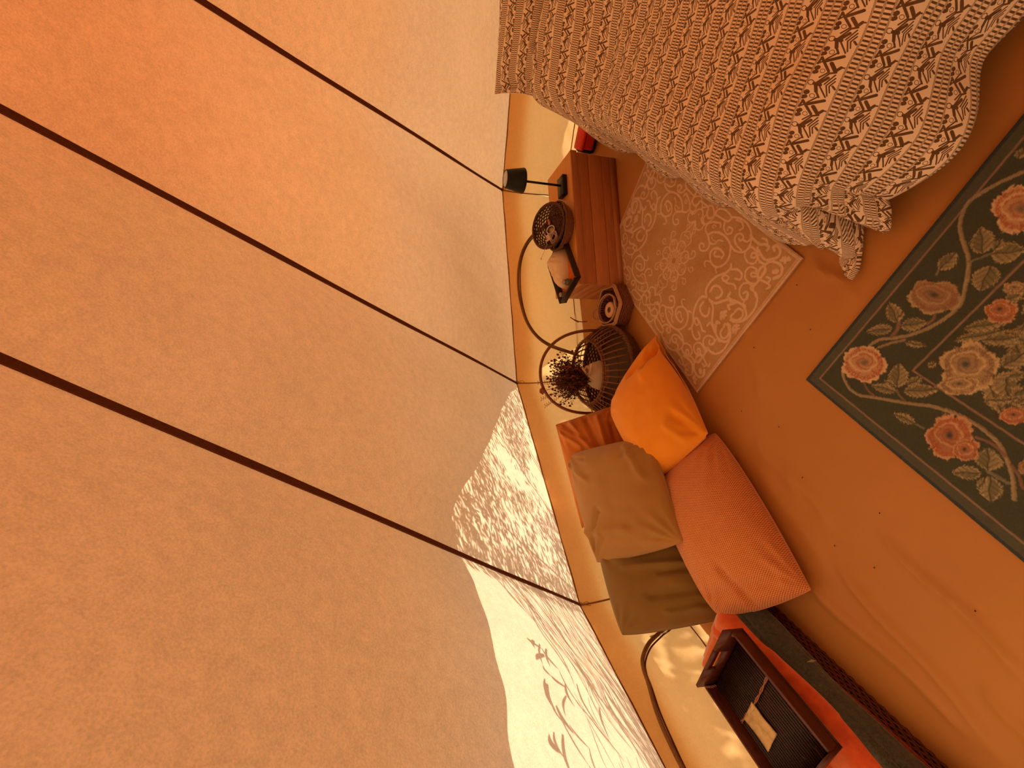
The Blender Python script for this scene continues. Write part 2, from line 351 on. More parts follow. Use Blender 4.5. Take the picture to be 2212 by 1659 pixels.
# ------------------------------------------------------------------ floor and the ground outside
t = NT('groundsheet'); v = t.obj()
f = t.noise(v, 1.6, 5); g = t.noise(v, 240, 2); c1 = t.ramp(f, [(0.3, (0.46, 0.19, 0.042)), (0.7, (0.54, 0.235, 0.06))])
m_floor = t.finish(t.principled(c1, 0.55, t.bump(g, 0.12, 0.001), 0.25))
n = 330; xs = np.linspace(-1.78, 3.5, n); ys = np.linspace(-2.45, 2.80, n)
X, Y = np.meshgrid(xs, ys, indexing='ij')
def ridge(a, b, w, h):
    a = np.array(a); b = np.array(b); d = b - a; L = np.hypot(*d); d = d / L
    q = ((X - a[0]) * d[0] + (Y - a[1]) * d[1]) / L; o = (X - a[0]) * -d[1] + (Y - a[1]) * d[0]
    e = np.clip(np.minimum(q + 0.08, 1.08 - q) * 5, 0, 1)
    o = o + 0.01 * np.sin(q * 7)
    return 1.5 * h * e * np.exp(-(o / w) ** 2)
Z = 0.003 * fbm(X * 2.2, Y * 2.2, 3)
for a, b, w, h in (((.37, .98), (.22, .86), .013, .012), ((-.49, .82), (-.74, .535), .011, .010), ((-.64, .94), (-.95, .59), .016, .012), ((-.73, 1.05), (-.95, .63), .018, .012),
                   ((-.26, 1.23), (-.44, 1.07), .02, .006), ((-.33, 1.11), (-.51, .97), .016, .006), ((-.81, .60), (-.93, .50), .012, .008), ((-.35, 1.22), (-.69, .96), .03, .006),
                   ((.95, 1.55), (.45, 1.9), .02, .006), ((.2, 1.25), (-.1, 1.2), .02, .005)):
    Z = Z + ridge(a, b, w, h)
V = np.stack([X, Y, Z], -1)
ang = np.arctan2(Y - TC[1], X - TC[0]) - TH0; rad = np.hypot(X - TC[0], Y - TC[1])
apo = TR * math.cos(PI / 12) / np.cos((ang % (PI / 6)) - PI / 12)
ok = rad < apo + 0.02
F = [(i * n + j, (i + 1) * n + j, (i + 1) * n + j + 1, i * n + j + 1) for i in range(n - 1) for j in range(n - 1) if ok[i, j]]
floor = mesh_obj('floor', V, F, m_floor, kind='structure', label='tan vinyl groundsheet floor with long creases')
m_dot = mat_plain('crumb', (0.03, 0.01, 0.006, 1), 0.9)
mb = MB()
for x, y in ((-.573, .952), (-.43, .82), (.14, 1.0), (-.15, 1.29), (.30, 1.04), (-.37, 1.05), (-.60, .84), (-.2, 1.13), (.1, 1.22), (-.62, .62)):
    mb.ball((x, y, 0.005), 0.0019, (1.4, 1, .7), n=6, m=4)
mb.build('crumbs', m_dot, floor, kind='stuff')
m_ground = mat_plain('dry_grass_ground', (0.42, 0.34, 0.20, 1), 1.0, 0.3, 4)
mb = MB(); mb.lathe([(0.01, -0.03), (3.0, -0.03), (9, -0.03), (30, -0.03)], (TC[0], TC[1], 0), 48, cap=False)
mb.build('ground_outside', m_ground, kind='structure', label='pale dry ground around the tent', smooth=False)

# added unseen sheet: tints the light on the roof, edge shapes the sunlit strips
FILTER_EDGE = [(-20, -.06), (20, -.05), (70, -.05), (80, -.08), (87, -.15), (105, -.15), (109.5, -.07), (111.7, -.045), (113.6, .005), (118, .07), (121.8, .112), (128.5, .178), (132.3, .212), (135.5, .232), (138.8, .218), (141.6, .216), (145.2, .224),
       (148.7, .231), (151.5, .238), (154.4, .247), (158, .25), (180, .25), (270, .25), (300, -.05), (320, -.06), (340, -.06)]
hx = np.array([h[0] for h in FILTER_EDGE]); hy = np.array([h[1] for h in FILTER_EDGE])
V = []; n = 240; m = 14
for i in range(n):
    ph = -20 + 360 * i / n; te = float(np.interp(ph, hx, hy)); a = math.radians(ph)
    for j in range(m):
        t_ = te + (1 - te) * j / (m - 1); r = TR * (1 - t_)
        V.append((TC[0] + r * math.cos(a), TC[1] + r * math.sin(a), EAVE + (PEAK - EAVE) * t_ + 0.30))
sun_filter = mesh_obj('sun_filter_sheet', V, grid_faces(n, m, closed_u=True), [m_filt_low_w, m_filt_mid_w, m_filt_top_w, m_filt_low_e, m_filt_mid_e, m_filt_top_e])
for po in sun_filter.data.polygons:
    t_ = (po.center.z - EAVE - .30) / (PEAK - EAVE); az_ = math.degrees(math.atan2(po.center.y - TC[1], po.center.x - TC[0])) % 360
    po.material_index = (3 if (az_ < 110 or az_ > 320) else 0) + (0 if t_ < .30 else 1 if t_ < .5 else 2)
tag(sun_filter, 'unseen orange tan sheet added outside above the tent roof to filter sunlight', 'light filter')

# shrubs outside: real leaves between the sun and the two sunlit strips of roof
m_leaf = mat_plain('leaf', (0.10, 0.16, 0.05, 1), 0.6, 0.3, 60)
m_twig = mat_plain('twig', (0.12, 0.07, 0.04, 1), 0.9, 0.3, 60)
S = np.array(sun_dir)
def leaf_quad(V, F, c, ax, w, l):
    ax = ax / np.linalg.norm(ax); sd_ = np.cross(ax, S + rng.normal(0, .35, 3)); sd_ /= np.linalg.norm(sd_)
    o = len(V); 
    for a_, b_ in ((-.5, 0), (-.2, .42), (.15, .5), (.5, 0), (.15, -.5), (-.2, -.42)): V.append(c + ax * l * a_ + sd_ * w * b_)
    F.append(tuple(range(o, o + 6)))
V = []; F = []; N_ = 0
a1 = np.array([*node(1), EAVE]); a2 = np.array([*node(2), EAVE])
STK = np.array([-.91, -.19, -.37])
while N_ < 3300:
    s = rng.uniform(-.02, 1.04); t_ = rng.uniform(-.02, .32)
    lim = .02 + .235 * max(0.0, min(1.0, s / .9)) ** .95 + .03
    if t_ > lim: continue
    dens = .60 + 1.5 * float(fbm(s * 5 + 2, t_ * 13, 2)) + .55 * math.exp(-((lim - t_) / .03) ** 2)
    if rng.random() > dens: continue
    e = a1 + (a2 - a1) * s; p = e + (APEX - e) * t_
    d = rng.uniform(.35, 1.3)
    ax = STK + rng.normal(0, .30, 3)
    leaf_quad(V, F, p + S * d, ax, rng.uniform(.006, .012), rng.uniform(.025, .060)); N_ += 1
for i in range(1700):                      # leaves added to keep direct sun off the two wall panels
    k_ = (1, 1, 2)[i % 3]; s = rng.uniform(-.02, 1.02) if k_ < 2 else rng.uniform(0, .85)
    e0 = np.array([*node(k_), 0]); e1_ = np.array([*node(k_ + 1), 0]); p = e0 + (e1_ - e0) * s; p[2] = rng.uniform(.02, EAVE)
    leaf_quad(V, F, p + S * rng.uniform(1.8, 3.4), np.array([-.35, -.1, 1.0]) + rng.normal(0, .6, 3), rng.uniform(.025, .045), rng.uniform(.05, .10))
a0 = np.array([*node(0), EAVE])
for i in range(900):                       # overhanging twigs above the added sheet, soft blotches of shade on the back panel
    s = float(np.clip(rng.normal((.35, .6, .8)[i % 3], .10), 0, 1)); t_ = abs(rng.normal((.16, .10, .07)[i % 3], .06)); e = a0 + (a1 - a0) * s; p = e + (APEX - e) * t_
    leaf_quad(V, F, p + S * rng.uniform(.7, 1.5), STK + rng.normal(0, .6, 3), rng.uniform(.015, .03), rng.uniform(.04, .08))
sh = empty('leafy_shrub', (-1.4, 1.9, -.03), label='small leaved shrub growing outside behind the cushion corner of the tent', cat='shrub')
mesh_obj('foliage', [np.array(v) - np.array([-1.4, 1.9, -.03]) for v in V], F, m_leaf, sh, smooth=False, kind='stuff')
mb = MB()
for i in range(9):
    s = rng.random(); e = a1 + (a2 - a1) * s; p = e + (APEX - e) * rng.uniform(0, .22) + S * rng.uniform(.6, 1.3)
    b = Vector((-0.95 + .3 * rng.normal(), 0.75 + .3 * rng.normal(), 0)); p = Vector(p) - sh.location
    mb.tube(smooth_path([(b.x, b.y, 0), tuple(b * .6 + p * .4 + Vector((0, 0, .2))), tuple(p)], 6), [0.009 - .0004 * q for q in range(13)], 5)
mb.build('branches', m_twig, sh, kind='stuff')
# tall grass outside the left panel
a2 = np.array([*node(2), EAVE]); a3 = np.array([*node(3), EAVE])
V = []; F = []
def roofp(s, t_): e = a2 + (a3 - a2) * s; return e + (APEX - e) * t_
def blade(q0, q1, w, bow, d):
    o = len(V); K = 9
    for i in range(K):
        h = i / (K - 1); s = q0[0] + (q1[0] - q0[0]) * h; t_ = q0[1] + (q1[1] - q0[1]) * h + bow * math.sin(PI * h)
        p = roofp(s, t_) + S * (d + .15 * h)
        tg = roofp(q1[0], q1[1]) - roofp(q0[0], q0[1]); sd_ = np.cross(tg, S); sd_ /= np.linalg.norm(sd_)
        ww = w * math.sin(PI * (0.12 + 0.86 * h)) ** .6
        V.append(p + sd_ * ww / 2); V.append(p - sd_ * ww / 2)
    for i in range(K - 1): F.append((o + 2 * i, o + 2 * i + 1, o + 2 * i + 3, o + 2 * i + 2))
for i in range(520):
    s = rng.uniform(-.12, .95); tm = max(.045, .225 - .36 * max(s, 0)); t_ = tm * rng.random() ** 1.25; L_ = rng.uniform(.05, .26)
    blade((s, t_), (s + L_, max(-.02, t_ - rng.uniform(.1, .36) * L_)), rng.uniform(.004, .009), rng.uniform(-.006, .012), rng.uniform(.35, .9))
for i in range(34):
    s = rng.uniform(.02, .6); t_ = rng.uniform(.05, .16); blade((s, t_), (s + rng.uniform(.05, .16), t_ - rng.uniform(0, .03)), .005, .006, .5)
for P_, w_ in (([(.264, .208), (.28, .187), (.328, .168)], .011), ([(.266, .187), (.333, .196), (.359, .187), (.376, .165)], .010), ([(.273, .177), (.331, .183)], .013), ([(.262, .196), (.29, .20)], .016), ([(.30, .187), (.325, .205)], .015),
               ([(.374, .2), (.434, .203), (.485, .197)], .010), ([(.386, .199), (.456, .203)], .022), ([(.44, .198), (.50, .188)], .018), ([(.365, .165), (.424, .165)], .014), ([(.40, .172), (.46, .19)], .009),
               ([(.522, .226), (.555, .218)], .020), ([(.512, .218), (.562, .214)], .012), ([(.51, .206), (.60, .211)], .014), ([(.394, .107), (.479, .124)], .012), ([(.47, .2), (.56, .18), (.66, .15)], .008), ([(.48, .19), (.52, .17), (.60, .165)], .008),
               ([(.33, .168), (.42, .15), (.52, .11)], .008), ([(.35, .14), (.45, .135)], .013), ([(.60, .22), (.66, .235)], .022), ([(.62, .20), (.70, .19)], .02)):
    for q0, q1 in zip(P_[:-1], P_[1:]): blade(q0, q1, w_, .004, .30)
gr = mesh_obj('tall_grass', V, F, m_leaf, smooth=False, kind='stuff')
tag(gr, 'tall grass growing against the outside of the left tent wall', 'grass')
# ------------------------------------------------------------------ rugs: patterns drawn in the rug's own millimetres, as pile colour and pile height
class Raster:
    def __init__(s, x0, y0, x1, y1, step):
        s.x0, s.y0, s.st = x0, y0, step; s.nx = int((x1 - x0) / step) + 1; s.ny = int((y1 - y0) / step) + 1
        s.X, s.Y = np.meshgrid(x0 + np.arange(s.nx) * step, y0 + np.arange(s.ny) * step, indexing='ij')
    def win(s, xa, ya, xb, yb):
        i0 = max(0, int((xa - s.x0) / s.st) - 1); i1 = min(s.nx, int((xb - s.x0) / s.st) + 2)
        j0 = max(0, int((ya - s.y0) / s.st) - 1); j1 = min(s.ny, int((yb - s.y0) / s.st) + 2)
        return (slice(i0, i1), slice(j0, j1)) if i1 > i0 and j1 > j0 else None
    def seg(s, D, a, b, r):
        w = s.win(min(a[0], b[0]) - r - 4, min(a[1], b[1]) - r - 4, max(a[0], b[0]) + r + 4, max(a[1], b[1]) + r + 4)
        if w is None: return
        X, Y = s.X[w], s.Y[w]; dx, dy = b[0] - a[0], b[1] - a[1]; L = dx * dx + dy * dy + 1e-9
        t = np.clip(((X - a[0]) * dx + (Y - a[1]) * dy) / L, 0, 1)
        D[w] = np.minimum(D[w], np.hypot(X - a[0] - t * dx, Y - a[1] - t * dy) - r)
    def path(s, D, pts, r, taper=False):
        P = smooth_path(pts, 4); n = len(P)
        for i in range(n - 1):
            rr = r * (0.55 + 0.45 * math.sin(PI * (i + .5) / n) ** .5) if taper else r
            s.seg(D, P[i], P[i + 1], rr)

def pile_material(name, bumpy, scale=700):
    t = NT(name); a = t.n('ShaderNodeAttribute', attribute_name='pile'); v = t.obj()
    f = t.noise(v, scale, 2, 0.7); g = t.noise(v, 160, 3, 0.7); k = t.math('ADD', t.math('MULTIPLY', f, 0.5), t.math('MULTIPLY', g, 0.5))
    sh = t.ramp(k, [(0.3, (0.74,) * 3), (0.7, (1.12,) * 3)])
    c = t.mix(1.0, a.outputs['Color'], sh, 'MULTIPLY')
    return t.finish(t.principled(c, 0.95, t.bump(k, bumpy, 0.003), 0.05, 0.2))

def rug(name, R, origin, ex, ey, col, hgt, mat, thick, **k):
    nx, ny = R.nx, R.ny
    w = origin[None, None, :] + R.X[..., None] / 1000 * ex + R.Y[..., None] / 1000 * ey
    Vt = np.zeros((nx * ny, 3)); Vt[:, :2] = w.reshape(-1, 2); Vt[:, 2] = (thick + hgt).reshape(-1)
    I = np.arange(nx * ny).reshape(nx, ny)
    F = np.stack([I[:-1, :-1], I[1:, :-1], I[1:, 1:], I[:-1, 1:]], -1).reshape(-1, 4)
    # skirt down to the floor all round
    rim = np.concatenate([I[:, 0], I[-1, 1:], I[::-1, -1][1:], I[0, ::-1][1:-1]])
    base = Vt[rim].copy(); base[:, 2] = 0.001; o = len(Vt); Vt = np.concatenate([Vt, base]); m = len(rim)
    sk = np.array([(rim[i], rim[(i + 1) % m], o + (i + 1) % m, o + i) for i in range(m)])
    if np.cross(ex, ey) < 0: F = F[:, ::-1]
    F = np.concatenate([F, sk])
    me = bpy.data.meshes.new(name); me.vertices.add(len(Vt)); me.vertices.foreach_set('co', Vt.astype(np.float32).ravel())
    me.loops.add(len(F) * 4); me.loops.foreach_set('vertex_index', F.astype(np.int32).ravel())
    me.polygons.add(len(F)); me.polygons.foreach_set('loop_start', np.arange(0, len(F) * 4, 4, dtype=np.int32))
    me.polygons.foreach_set('use_smooth', np.ones(len(F), bool)); me.update(calc_edges=True)
    ca = me.color_attributes.new('pile', 'FLOAT_COLOR', 'POINT')
    cc = np.ones((len(Vt), 4), np.float32); cc[:nx * ny, :3] = col.reshape(-1, 3); cc[nx * ny:, :3] = col.reshape(-1, 3)[rim]
    ca.data.foreach_set('color', cc.ravel()); me.materials.append(mat); me.validate()
    o = bpy.data.objects.new(name, me); C.objects.link(o); return tag(o, **k)

# rug 1: sand coloured, carved scrolls; one quarter is drawn and mirrored twice
R = Raster(-45, 0, 645, 1088, 2.3); D = np.full((R.nx, R.ny), 99.0)
for w, pts in RUG1:
    R.path(D, pts, w * 0.62, False)
cx_, cy_ = 300.0, 544.0
def pol(r, a): return (cx_ + r * math.cos(a), cy_ + r * math.sin(a))
R.path(D, [pol(17, q) for q in np.linspace(0, 2 * PI, 17)], 2.6)
for q in range(16):
    a = q * PI / 8
    R.path(D, [pol(22, a), pol(40, a + .13), pol(58, a + .02), pol(58, a - .02), pol(40, a - .13), pol(22, a)], 1.7)
for q in range(8):
    a = q * PI / 4 + PI / 8 * 0
    c_ = pol(72, a)
    R.path(D, [(c_[0] + 27 * math.cos(z), c_[1] + 27 * math.sin(z)) for z in np.linspace(0, 2 * PI, 15)], 2.8)
    c2 = pol(84, a); R.path(D, [(c2[0] + 9 * math.cos(z), c2[1] + 9 * math.sin(z)) for z in np.linspace(0, 2 * PI, 9)], 2.2)
for sx in (1, -1):
    T = lambda p: (cx_ + sx * p[0], cy_ + p[1])
    for sy in (1, -1):
        U = lambda p: (cx_ + sx * p[0], cy_ + sy * p[1])
        R.path(D, [U(p) for p in ((92, 28), (118, 38), (140, 24), (168, 12), (200, 0))], 2.8)
        R.path(D, [U(p) for p in ((150, 2), (138, 18), (122, 16), (126, 2))], 2.2)
        R.path(D, [U(p) for p in ((150, 20), (160, 32), (172, 24), (166, 12))], 2.2)
        R.path(D, [U(p) for p in ((60, 84), (84, 104), (102, 92), (96, 74), (82, 80))], 2.8)
        R.path(D, [U(p) for p in ((28, 104), (20, 128), (36, 138), (44, 124), (34, 118))], 2.8)
# extra scrolls along the long sides near the middle
for p in ([(560, 544), (590, 500), (560, 460), (520, 480), (530, 510), (555, 500)], [(600, 544), (628, 520), (622, 480), (596, 470)], [(500, 544), (478, 520), (486, 492), (510, 486), (512, 508)]):
    R.path(D, p, 3.6)
Q = 300; i0 = int(round((300 - R.x0) / R.st)); j0 = int(round(544 / R.st))
qd = D[i0:, :j0 + 1]; nxr = R.nx - i0
full = D.copy(); full[i0:, :j0 + 1] = qd
m1 = qd[::-1, :]; full[i0 - nxr + 1:i0 + 1, :j0 + 1] = m1[-nxr:, :]
low = full[:, :j0 + 1]; up_ = low[:, ::-1]; h_ = R.ny - j0; full[:, j0:j0 + h_] = up_[:, :h_]
jag = 1.1 * vnoise(R.X / 5, R.Y / 5) + 0.9 * vnoise(R.X / 2.6, R.Y / 2.6)
msk = np.clip(0.5 - (full + jag) / 2.4, 0, 1)
e = np.minimum(np.minimum(R.X + 45, 645 - R.X), np.minimum(R.Y, 1088 - R.Y))
band = np.clip((15 - e) / 2, 0, 1) * np.clip((e - 1) / 2, 0, 1); band = np.maximum(band * (1 - 0.8 * np.exp(-((e - 9.5) / 1.6) ** 2)), 0)
msk = np.maximum(msk, band)
ca_, cb_ = np.array([0.56, 0.32, 0.15]), np.array([0.80, 0.54, 0.36])
blot = fbm(R.X / 60, R.Y / 60, 3)[..., None] * 0.07
ucol = ca_ * (1 - msk[..., None]) + cb_ * msk[..., None] + blot
hg = -0.0022 * msk + 0.0006 * vnoise(R.X / 4, R.Y / 4) + 0.0015 * np.exp(-((e - 4) / 4) ** 2)
hg = np.where(e < 3, -0.004, hg)
rug('scroll_rug', R, np.array([-0.048, 1.491]), np.array([0.67058884, -0.74182923]), np.array([0.74182923, 0.67058884]), np.clip(ucol, 0, 1), hg,
    pile_material('sand_pile', 0.5), 0.011, label='sand coloured rug carved with pale scrollwork between nightstand and bed', cat='rug')

# rug 2: dark green with flowers
R = Raster(0, 0, 1150, 1150, 2.5); X, Y = R.X, R.Y
base = np.array([0.070, 0.078, 0.054])
col = np.zeros((R.nx, R.ny, 3)) + base
rim_ = np.minimum(X, Y)
col[rim_ < 33] = np.array([0.098, 0.102, 0.078])
col[(rim_ < 8)] = np.array([0.05, 0.062, 0.064])
line = np.array([0.30, 0.20, 0.14])
wb = 1.2 * vnoise(X / 14, Y / 14)
hg = 0.0008 * vnoise(X / 5, Y / 5) + 0.0012 * fbm(X / 120, Y / 120, 2)
def blend(mask, c, w=None):
    m = mask[..., None]
    if w is None: col[:] = col * (1 - m) + np.array(c) * m
    else: col[w] = col[w] * (1 - m) + np.array(c) * m
for q, t_ in ((34, 2.8), (211, 2.8)):
    blend(np.clip(1.5 - np.abs(rim_ - q + wb) / t_ * 1.1, 0, 1), line)
inner = np.minimum(X - 211, Y - 211)
VC = dict(v=(0.38, 0.31, 0.19), t=(0.34, 0.25, 0.15), r=(0.24, 0.15, 0.11), g=(0.20, 0.21, 0.15))
for kx, w, pts in VINES:
    D = np.full((R.nx, R.ny), 99.0); R.path(D, pts, w * 0.38)
    dj = D + 2.2 * vnoise(X / 4, Y / 4)
    mk = np.clip(0.6 - dj / 2.2, 0, 1); blend(mk, VC[kx]); hg = hg + 0.0012 * mk
    D2 = np.full((R.nx, R.ny), 99.0); R.path(D2, [(p[0] + 1.6, p[1] + 1.6) for p in pts], w * 0.12); blend(np.clip(0.5 - D2 / 1.5, 0, 1) * 0.5, (0.24, 0.14, 0.07))
def leaf(bx, by, tx, ty, w, tone=0):
    L = math.hypot(tx - bx, ty - by); win = R.win(min(bx, tx) - w - 6, min(by, ty) - w - 6, max(bx, tx) + w + 6, max(by, ty) + w + 6)
    if win is None or L < 3: return
    x, y = X[win], Y[win]; ux, uy = (tx - bx) / L, (ty - by) / L
    a = ((x - bx) * ux + (y - by) * uy) / L; b = -(x - bx) * uy + (y - by) * ux
    prof = w * np.clip(np.sin(PI * np.clip(a, 0, 1) ** 0.8), 0, 1) ** 0.75
    teeth = (((a * L + np.abs(b) * 0.5) / 9.0) % 1.0) * 5.5 * min(1, w / 12)
    d = np.abs(b) - prof + teeth + 2.0 * vnoise(x / 3.5, y / 3.5)
    d = np.where((a < 0) | (a > 1), 9, d)
    mk = np.clip(0.7 - d / 2.2, 0, 1)
    c0 = np.array([0.20, 0.18, 0.10]); c1 = np.array([0.46, 0.37, 0.21]); c2 = np.array([0.085, 0.08, 0.05])
    vein = np.clip(1.2 - np.abs(b + 1.5 * np.sin(a * 9)) / 2.2, 0, 1)
    side = np.clip(1.1 - np.abs(((a * L - np.abs(b) * 0.9) / 13.0) % 1.0 - 0.5) * 5, 0, 1)
    edge = np.clip(1 - np.abs(d + 2.5) / 3.0, 0, 1)
    cc = c0[None, None] * np.ones(x.shape + (1,)); cc = cc + (c1 - c0) * np.clip(edge + 0.45 * (b > 0), 0, 1)[..., None]
    cc = cc + (c2 - cc) * np.clip(np.maximum(vein, 0.65 * side), 0, 1)[..., None]
    col[win] = col[win] * (1 - mk[..., None]) + cc * mk[..., None]; hg[win] += 0.0012 * mk
PAL = dict(peach=((0.72, 0.50, 0.30), (0.46, 0.145, 0.06), (0.55, 0.33, 0.19), (0.20, 0.17, 0.12)), tan=((0.46, 0.35, 0.19), (0.28, 0.155, 0.085), (0.34, 0.22, 0.13), (0.08, 0.08, 0.06)),
           red=((0.62, 0.36, 0.20), (0.42, 0.125, 0.055), (0.42, 0.20, 0.11), (0.07, 0.065, 0.055)), gold=((0.60, 0.46, 0.25), (0.26, 0.17, 0.10), (0.42, 0.30, 0.17), (0.10, 0.11, 0.095)))
def flower(kind, cx0, cy0, ax, ay, bx, by):
    A_ = np.linalg.inv(np.array([[ax, bx], [ay, by]], float)); rad = math.hypot(ax, ay) + math.hypot(bx, by)
    win = R.win(cx0 - rad, cy0 - rad, cx0 + rad, cy0 + rad)
    if win is None: return
    x, y = X[win] - cx0, Y[win] - cy0; u = A_[0, 0] * x + A_[0, 1] * y; v_ = A_[1, 0] * x + A_[1, 1] * y
    u = u + .20 * vnoise(x / 30 + cx0, y / 30); v_ = v_ + .20 * vnoise(x / 30, y / 30 + cy0)
    r = np.hypot(u, v_); th = np.arctan2(v_, u); c0, c1, c2, c3 = [np.array(q) for q in PAL[kind]]
    size = math.hypot(ax, ay); nz = vnoise(x / 6 + cx0, y / 6) * .10 + vnoise(x / 2.8, y / 2.8 + cy0) * .12
    ph = cx0 * 0.05
    R1_ = 0.80 + 0.15 * np.abs(np.sin(th * 2.5 + ph)) + 0.05 * np.abs(np.sin(th * 10 + 1)) + nz * 40 / max(size, 30)
    d = (r - R1_) * size
    mk = np.clip(0.6 - d / 2.2, 0, 1)
    cc = np.ones(x.shape + (1,)) * c2
    def lay(f, c): nonlocal cc; f = np.clip(f, 0, 1)[..., None]; cc = cc * (1 - f) + c * f
    lay((r - R1_ + 0.16) * 12, c0)                                                # pale rim of the outer petals
    streak = 0.5 + 0.5 * np.sin(th * 46 + 6 * vnoise(x / 9, y / 9)); stitch = ((y / 5.0 + 1.5 * vnoise(x / 5, y / 5)) % 1 < .42)
    lay(((np.abs(r - 0.70) < 0.10) & (stitch | (streak > .72))) * 0.85, c1)
    gap = np.exp(-((np.sin(th * 2.5 + ph)) / 0.18) ** 2) * (r > .45); lay(gap * 0.8, c1 * 0.9)
    r2 = np.hypot((u + .03), (v_ + .12) * 1.1); R2_ = .54 + .07 * np.abs(np.sin(th * 2.5 + 2)) + nz * 30 / max(size, 30)
    lay((R2_ - r2) * 25, c2); lay(np.exp(-((r2 - R2_ + .05) / .05) ** 2), c0)
    sp = np.sin(r2 * 26 + th * 2 + 3 * vnoise(x / 12, y / 12)); lay((sp > .35) * (r2 < R2_ - .1) * 0.7, c1 if kind != 'gold' else c1)
    lay(np.exp(-(r2 / .17) ** 2) * 1.1, c3)
    if kind == 'tan': lay(((v_ < -.12) & (r > .45) & (stitch)) * .5, np.array([.40, .18, .10]))
    col[win] = col[win] * (1 - mk[..., None]) + cc * mk[..., None]; hg[win] += 0.0016 * mk
fld = (inner > 14)
blend(fld * 1.0, (0.075, 0.078, 0.055))
for i in range(120):
    x0, y0 = rng.uniform(245, 760, 2); a = rng.uniform(0, 2 * PI); l_ = rng.uniform(50, 95)
    if min(x0 + l_ * math.cos(a), y0 + l_ * math.sin(a)) > 232: leaf(x0, y0, x0 + l_ * math.cos(a), y0 + l_ * math.sin(a), rng.uniform(12, 22))
for L_ in LEAVES: leaf(*L_)
for a in ((300, 420, 360, 520, 16), (420, 300, 520, 340, 18), (480, 420, 560, 500, 18), (520, 560, 640, 560, 20), (380, 560, 430, 660, 18), (600, 380, 700, 430, 20), (650, 620, 760, 700, 20), (300, 640, 340, 740, 16)): leaf(*a)
for f_ in FLOWERS: flower(*f_)
for q in (('gold', 600, 480, 70, 0, 0, 62), ('red', 470, 640, 60, 0, 0, 52), ('peach', 120, 900, 60, 0, 0, 58), ('peach', 900, 120, 60, 0, 0, 58)): flower(*q)
col *= (1 + 0.10 * fbm(X / 40, Y / 40, 3))[..., None]
rug('floral_rug', R, np.array([-0.029, 1.022]), np.array([0.74797243, -0.6637298]), np.array([-0.6637298, -0.74797243]), np.clip(col, 0, 1), hg,
    pile_material('wool_pile', 0.6, 520), 0.007, label='dark green rug with flowers, vines and leaves in the corner nearest the camera', cat='rug')
# ------------------------------------------------------------------ the printed bed linen
def print_material(name, ink=(0.150, 0.078, 0.036), cream=(0.95, 0.76, 0.58), skew=0.14):
    t = NT(name); uv = t.sep(t.uv()); u0, v0 = uv[0], uv[1]                    # metres along the rows, metres across them
    mmv = t.math('MULTIPLY', t.math('ADD', v0, t.math('MULTIPLY', u0, -skew)), 1000)
    mmu = t.math('MULTIPLY', u0, 1000)
    P_ = 96.0
    vv = t.math('MULTIPLY', t.math('FRACT', t.math('DIVIDE', mmv, P_)), P_)
    row = t.math('FLOOR', t.math('DIVIDE', mmv, P_))
    # ladders between 0 and 40 mm, figures between 40 and 96 mm
    def less(a, b): return t.math('LESS_THAN', a, b)
    def great(a, b): return t.math('GREATER_THAN', a, b)
    rung = less(t.math('FRACT', t.math('DIVIDE', mmu, 7.9)), 0.47)
    def span(a, b): return t.math('MULTIPLY', great(vv, a), less(vv, b))
    cells = t.math('ADD', span(4.6, 18), span(23, 36.4))
    braid_p = t.math('ADD', span(0, 4.6), t.math('ADD', span(18, 23), span(36.4, 41)))
    tri = t.math('PINGPONG', t.math('ADD', mmu, 0), 2.0)
    saw = t.math('FRACT', t.math('DIVIDE', t.math('ADD', vv, t.math('MULTIPLY', tri, 0.5)), 2.0))
    ink_f = t.math('MAXIMUM', t.math('MULTIPLY', cells, rung), t.math('MULTIPLY', braid_p, less(saw, 0.55)))
    x = t.math('ADD', t.math('MULTIPLY', t.math('SUBTRACT', 96.0, vv), 0.76), 7.5)
    yy = t.math('ADD', mmu, t.math('MULTIPLY', row, 31.0))
    y = t.math('SUBTRACT', 79.3, t.math('MULTIPLY', t.math('FRACT', t.math('DIVIDE', yy, 79.3)), 79.3))
    nx_ = t.n('ShaderNodeTexNoise'); t.put(nx_, 'Vector', t.comb(mmu, mmv)); nx_.inputs['Scale'].default_value = 0.35; nx_.inputs['Detail'].default_value = 1
    p = t.comb(x, y, 0.0)
    d = None
    def mn(a): 
        nonlocal d; d = a if d is None else t.math('MINIMUM', d, a)
    for ax, ay, bx, by, r in MSEG:
        r = r * 1.3 + .35
        ab = (bx - ax, by - ay, 0); L2 = ab[0] ** 2 + ab[1] ** 2 + 1e-6
        pa = t.vec('SUBTRACT', p, (ax, ay, 0)); h = t.math('MULTIPLY', t.vec('DOT_PRODUCT', pa, (ab[0] / L2, ab[1] / L2, 0)), 1.0, clamp=True)
        q = t.vec('SUBTRACT', pa, t.vec('SCALE', ab, scale=h)); mn(t.math('SUBTRACT', t.vec('LENGTH', q), r))
    for ax, ay, r, w in MRING:
        mn(t.math('SUBTRACT', t.math('ABSOLUTE', t.math('SUBTRACT', t.vec('LENGTH', t.vec('SUBTRACT', p, (ax, ay, 0))), r)), w * 0.5))
    fig = t.math('MULTIPLY', great(vv, 41.5), less(d, 0.0))
    edge2 = t.math('MULTIPLY', great(x, 54.6), 0.0)
    ink_f = t.math('MAXIMUM', ink_f, fig)
    fade = t.noise(t.comb(mmu, mmv), 0.03, 3); 
    inkc = t.ramp(fade, [(0.3, tuple(c * 0.85 for c in ink)), (0.7, tuple(c * 1.25 for c in ink))])
    cc = t.mix(ink_f, (*cream, 1), inkc)
    w = t.noise(t.obj(), 1100, 2, 0.6)
    return t.finish(t.principled(cc, 0.9, t.bump(w, 0.2, 0.001), 0.1, 0.15))
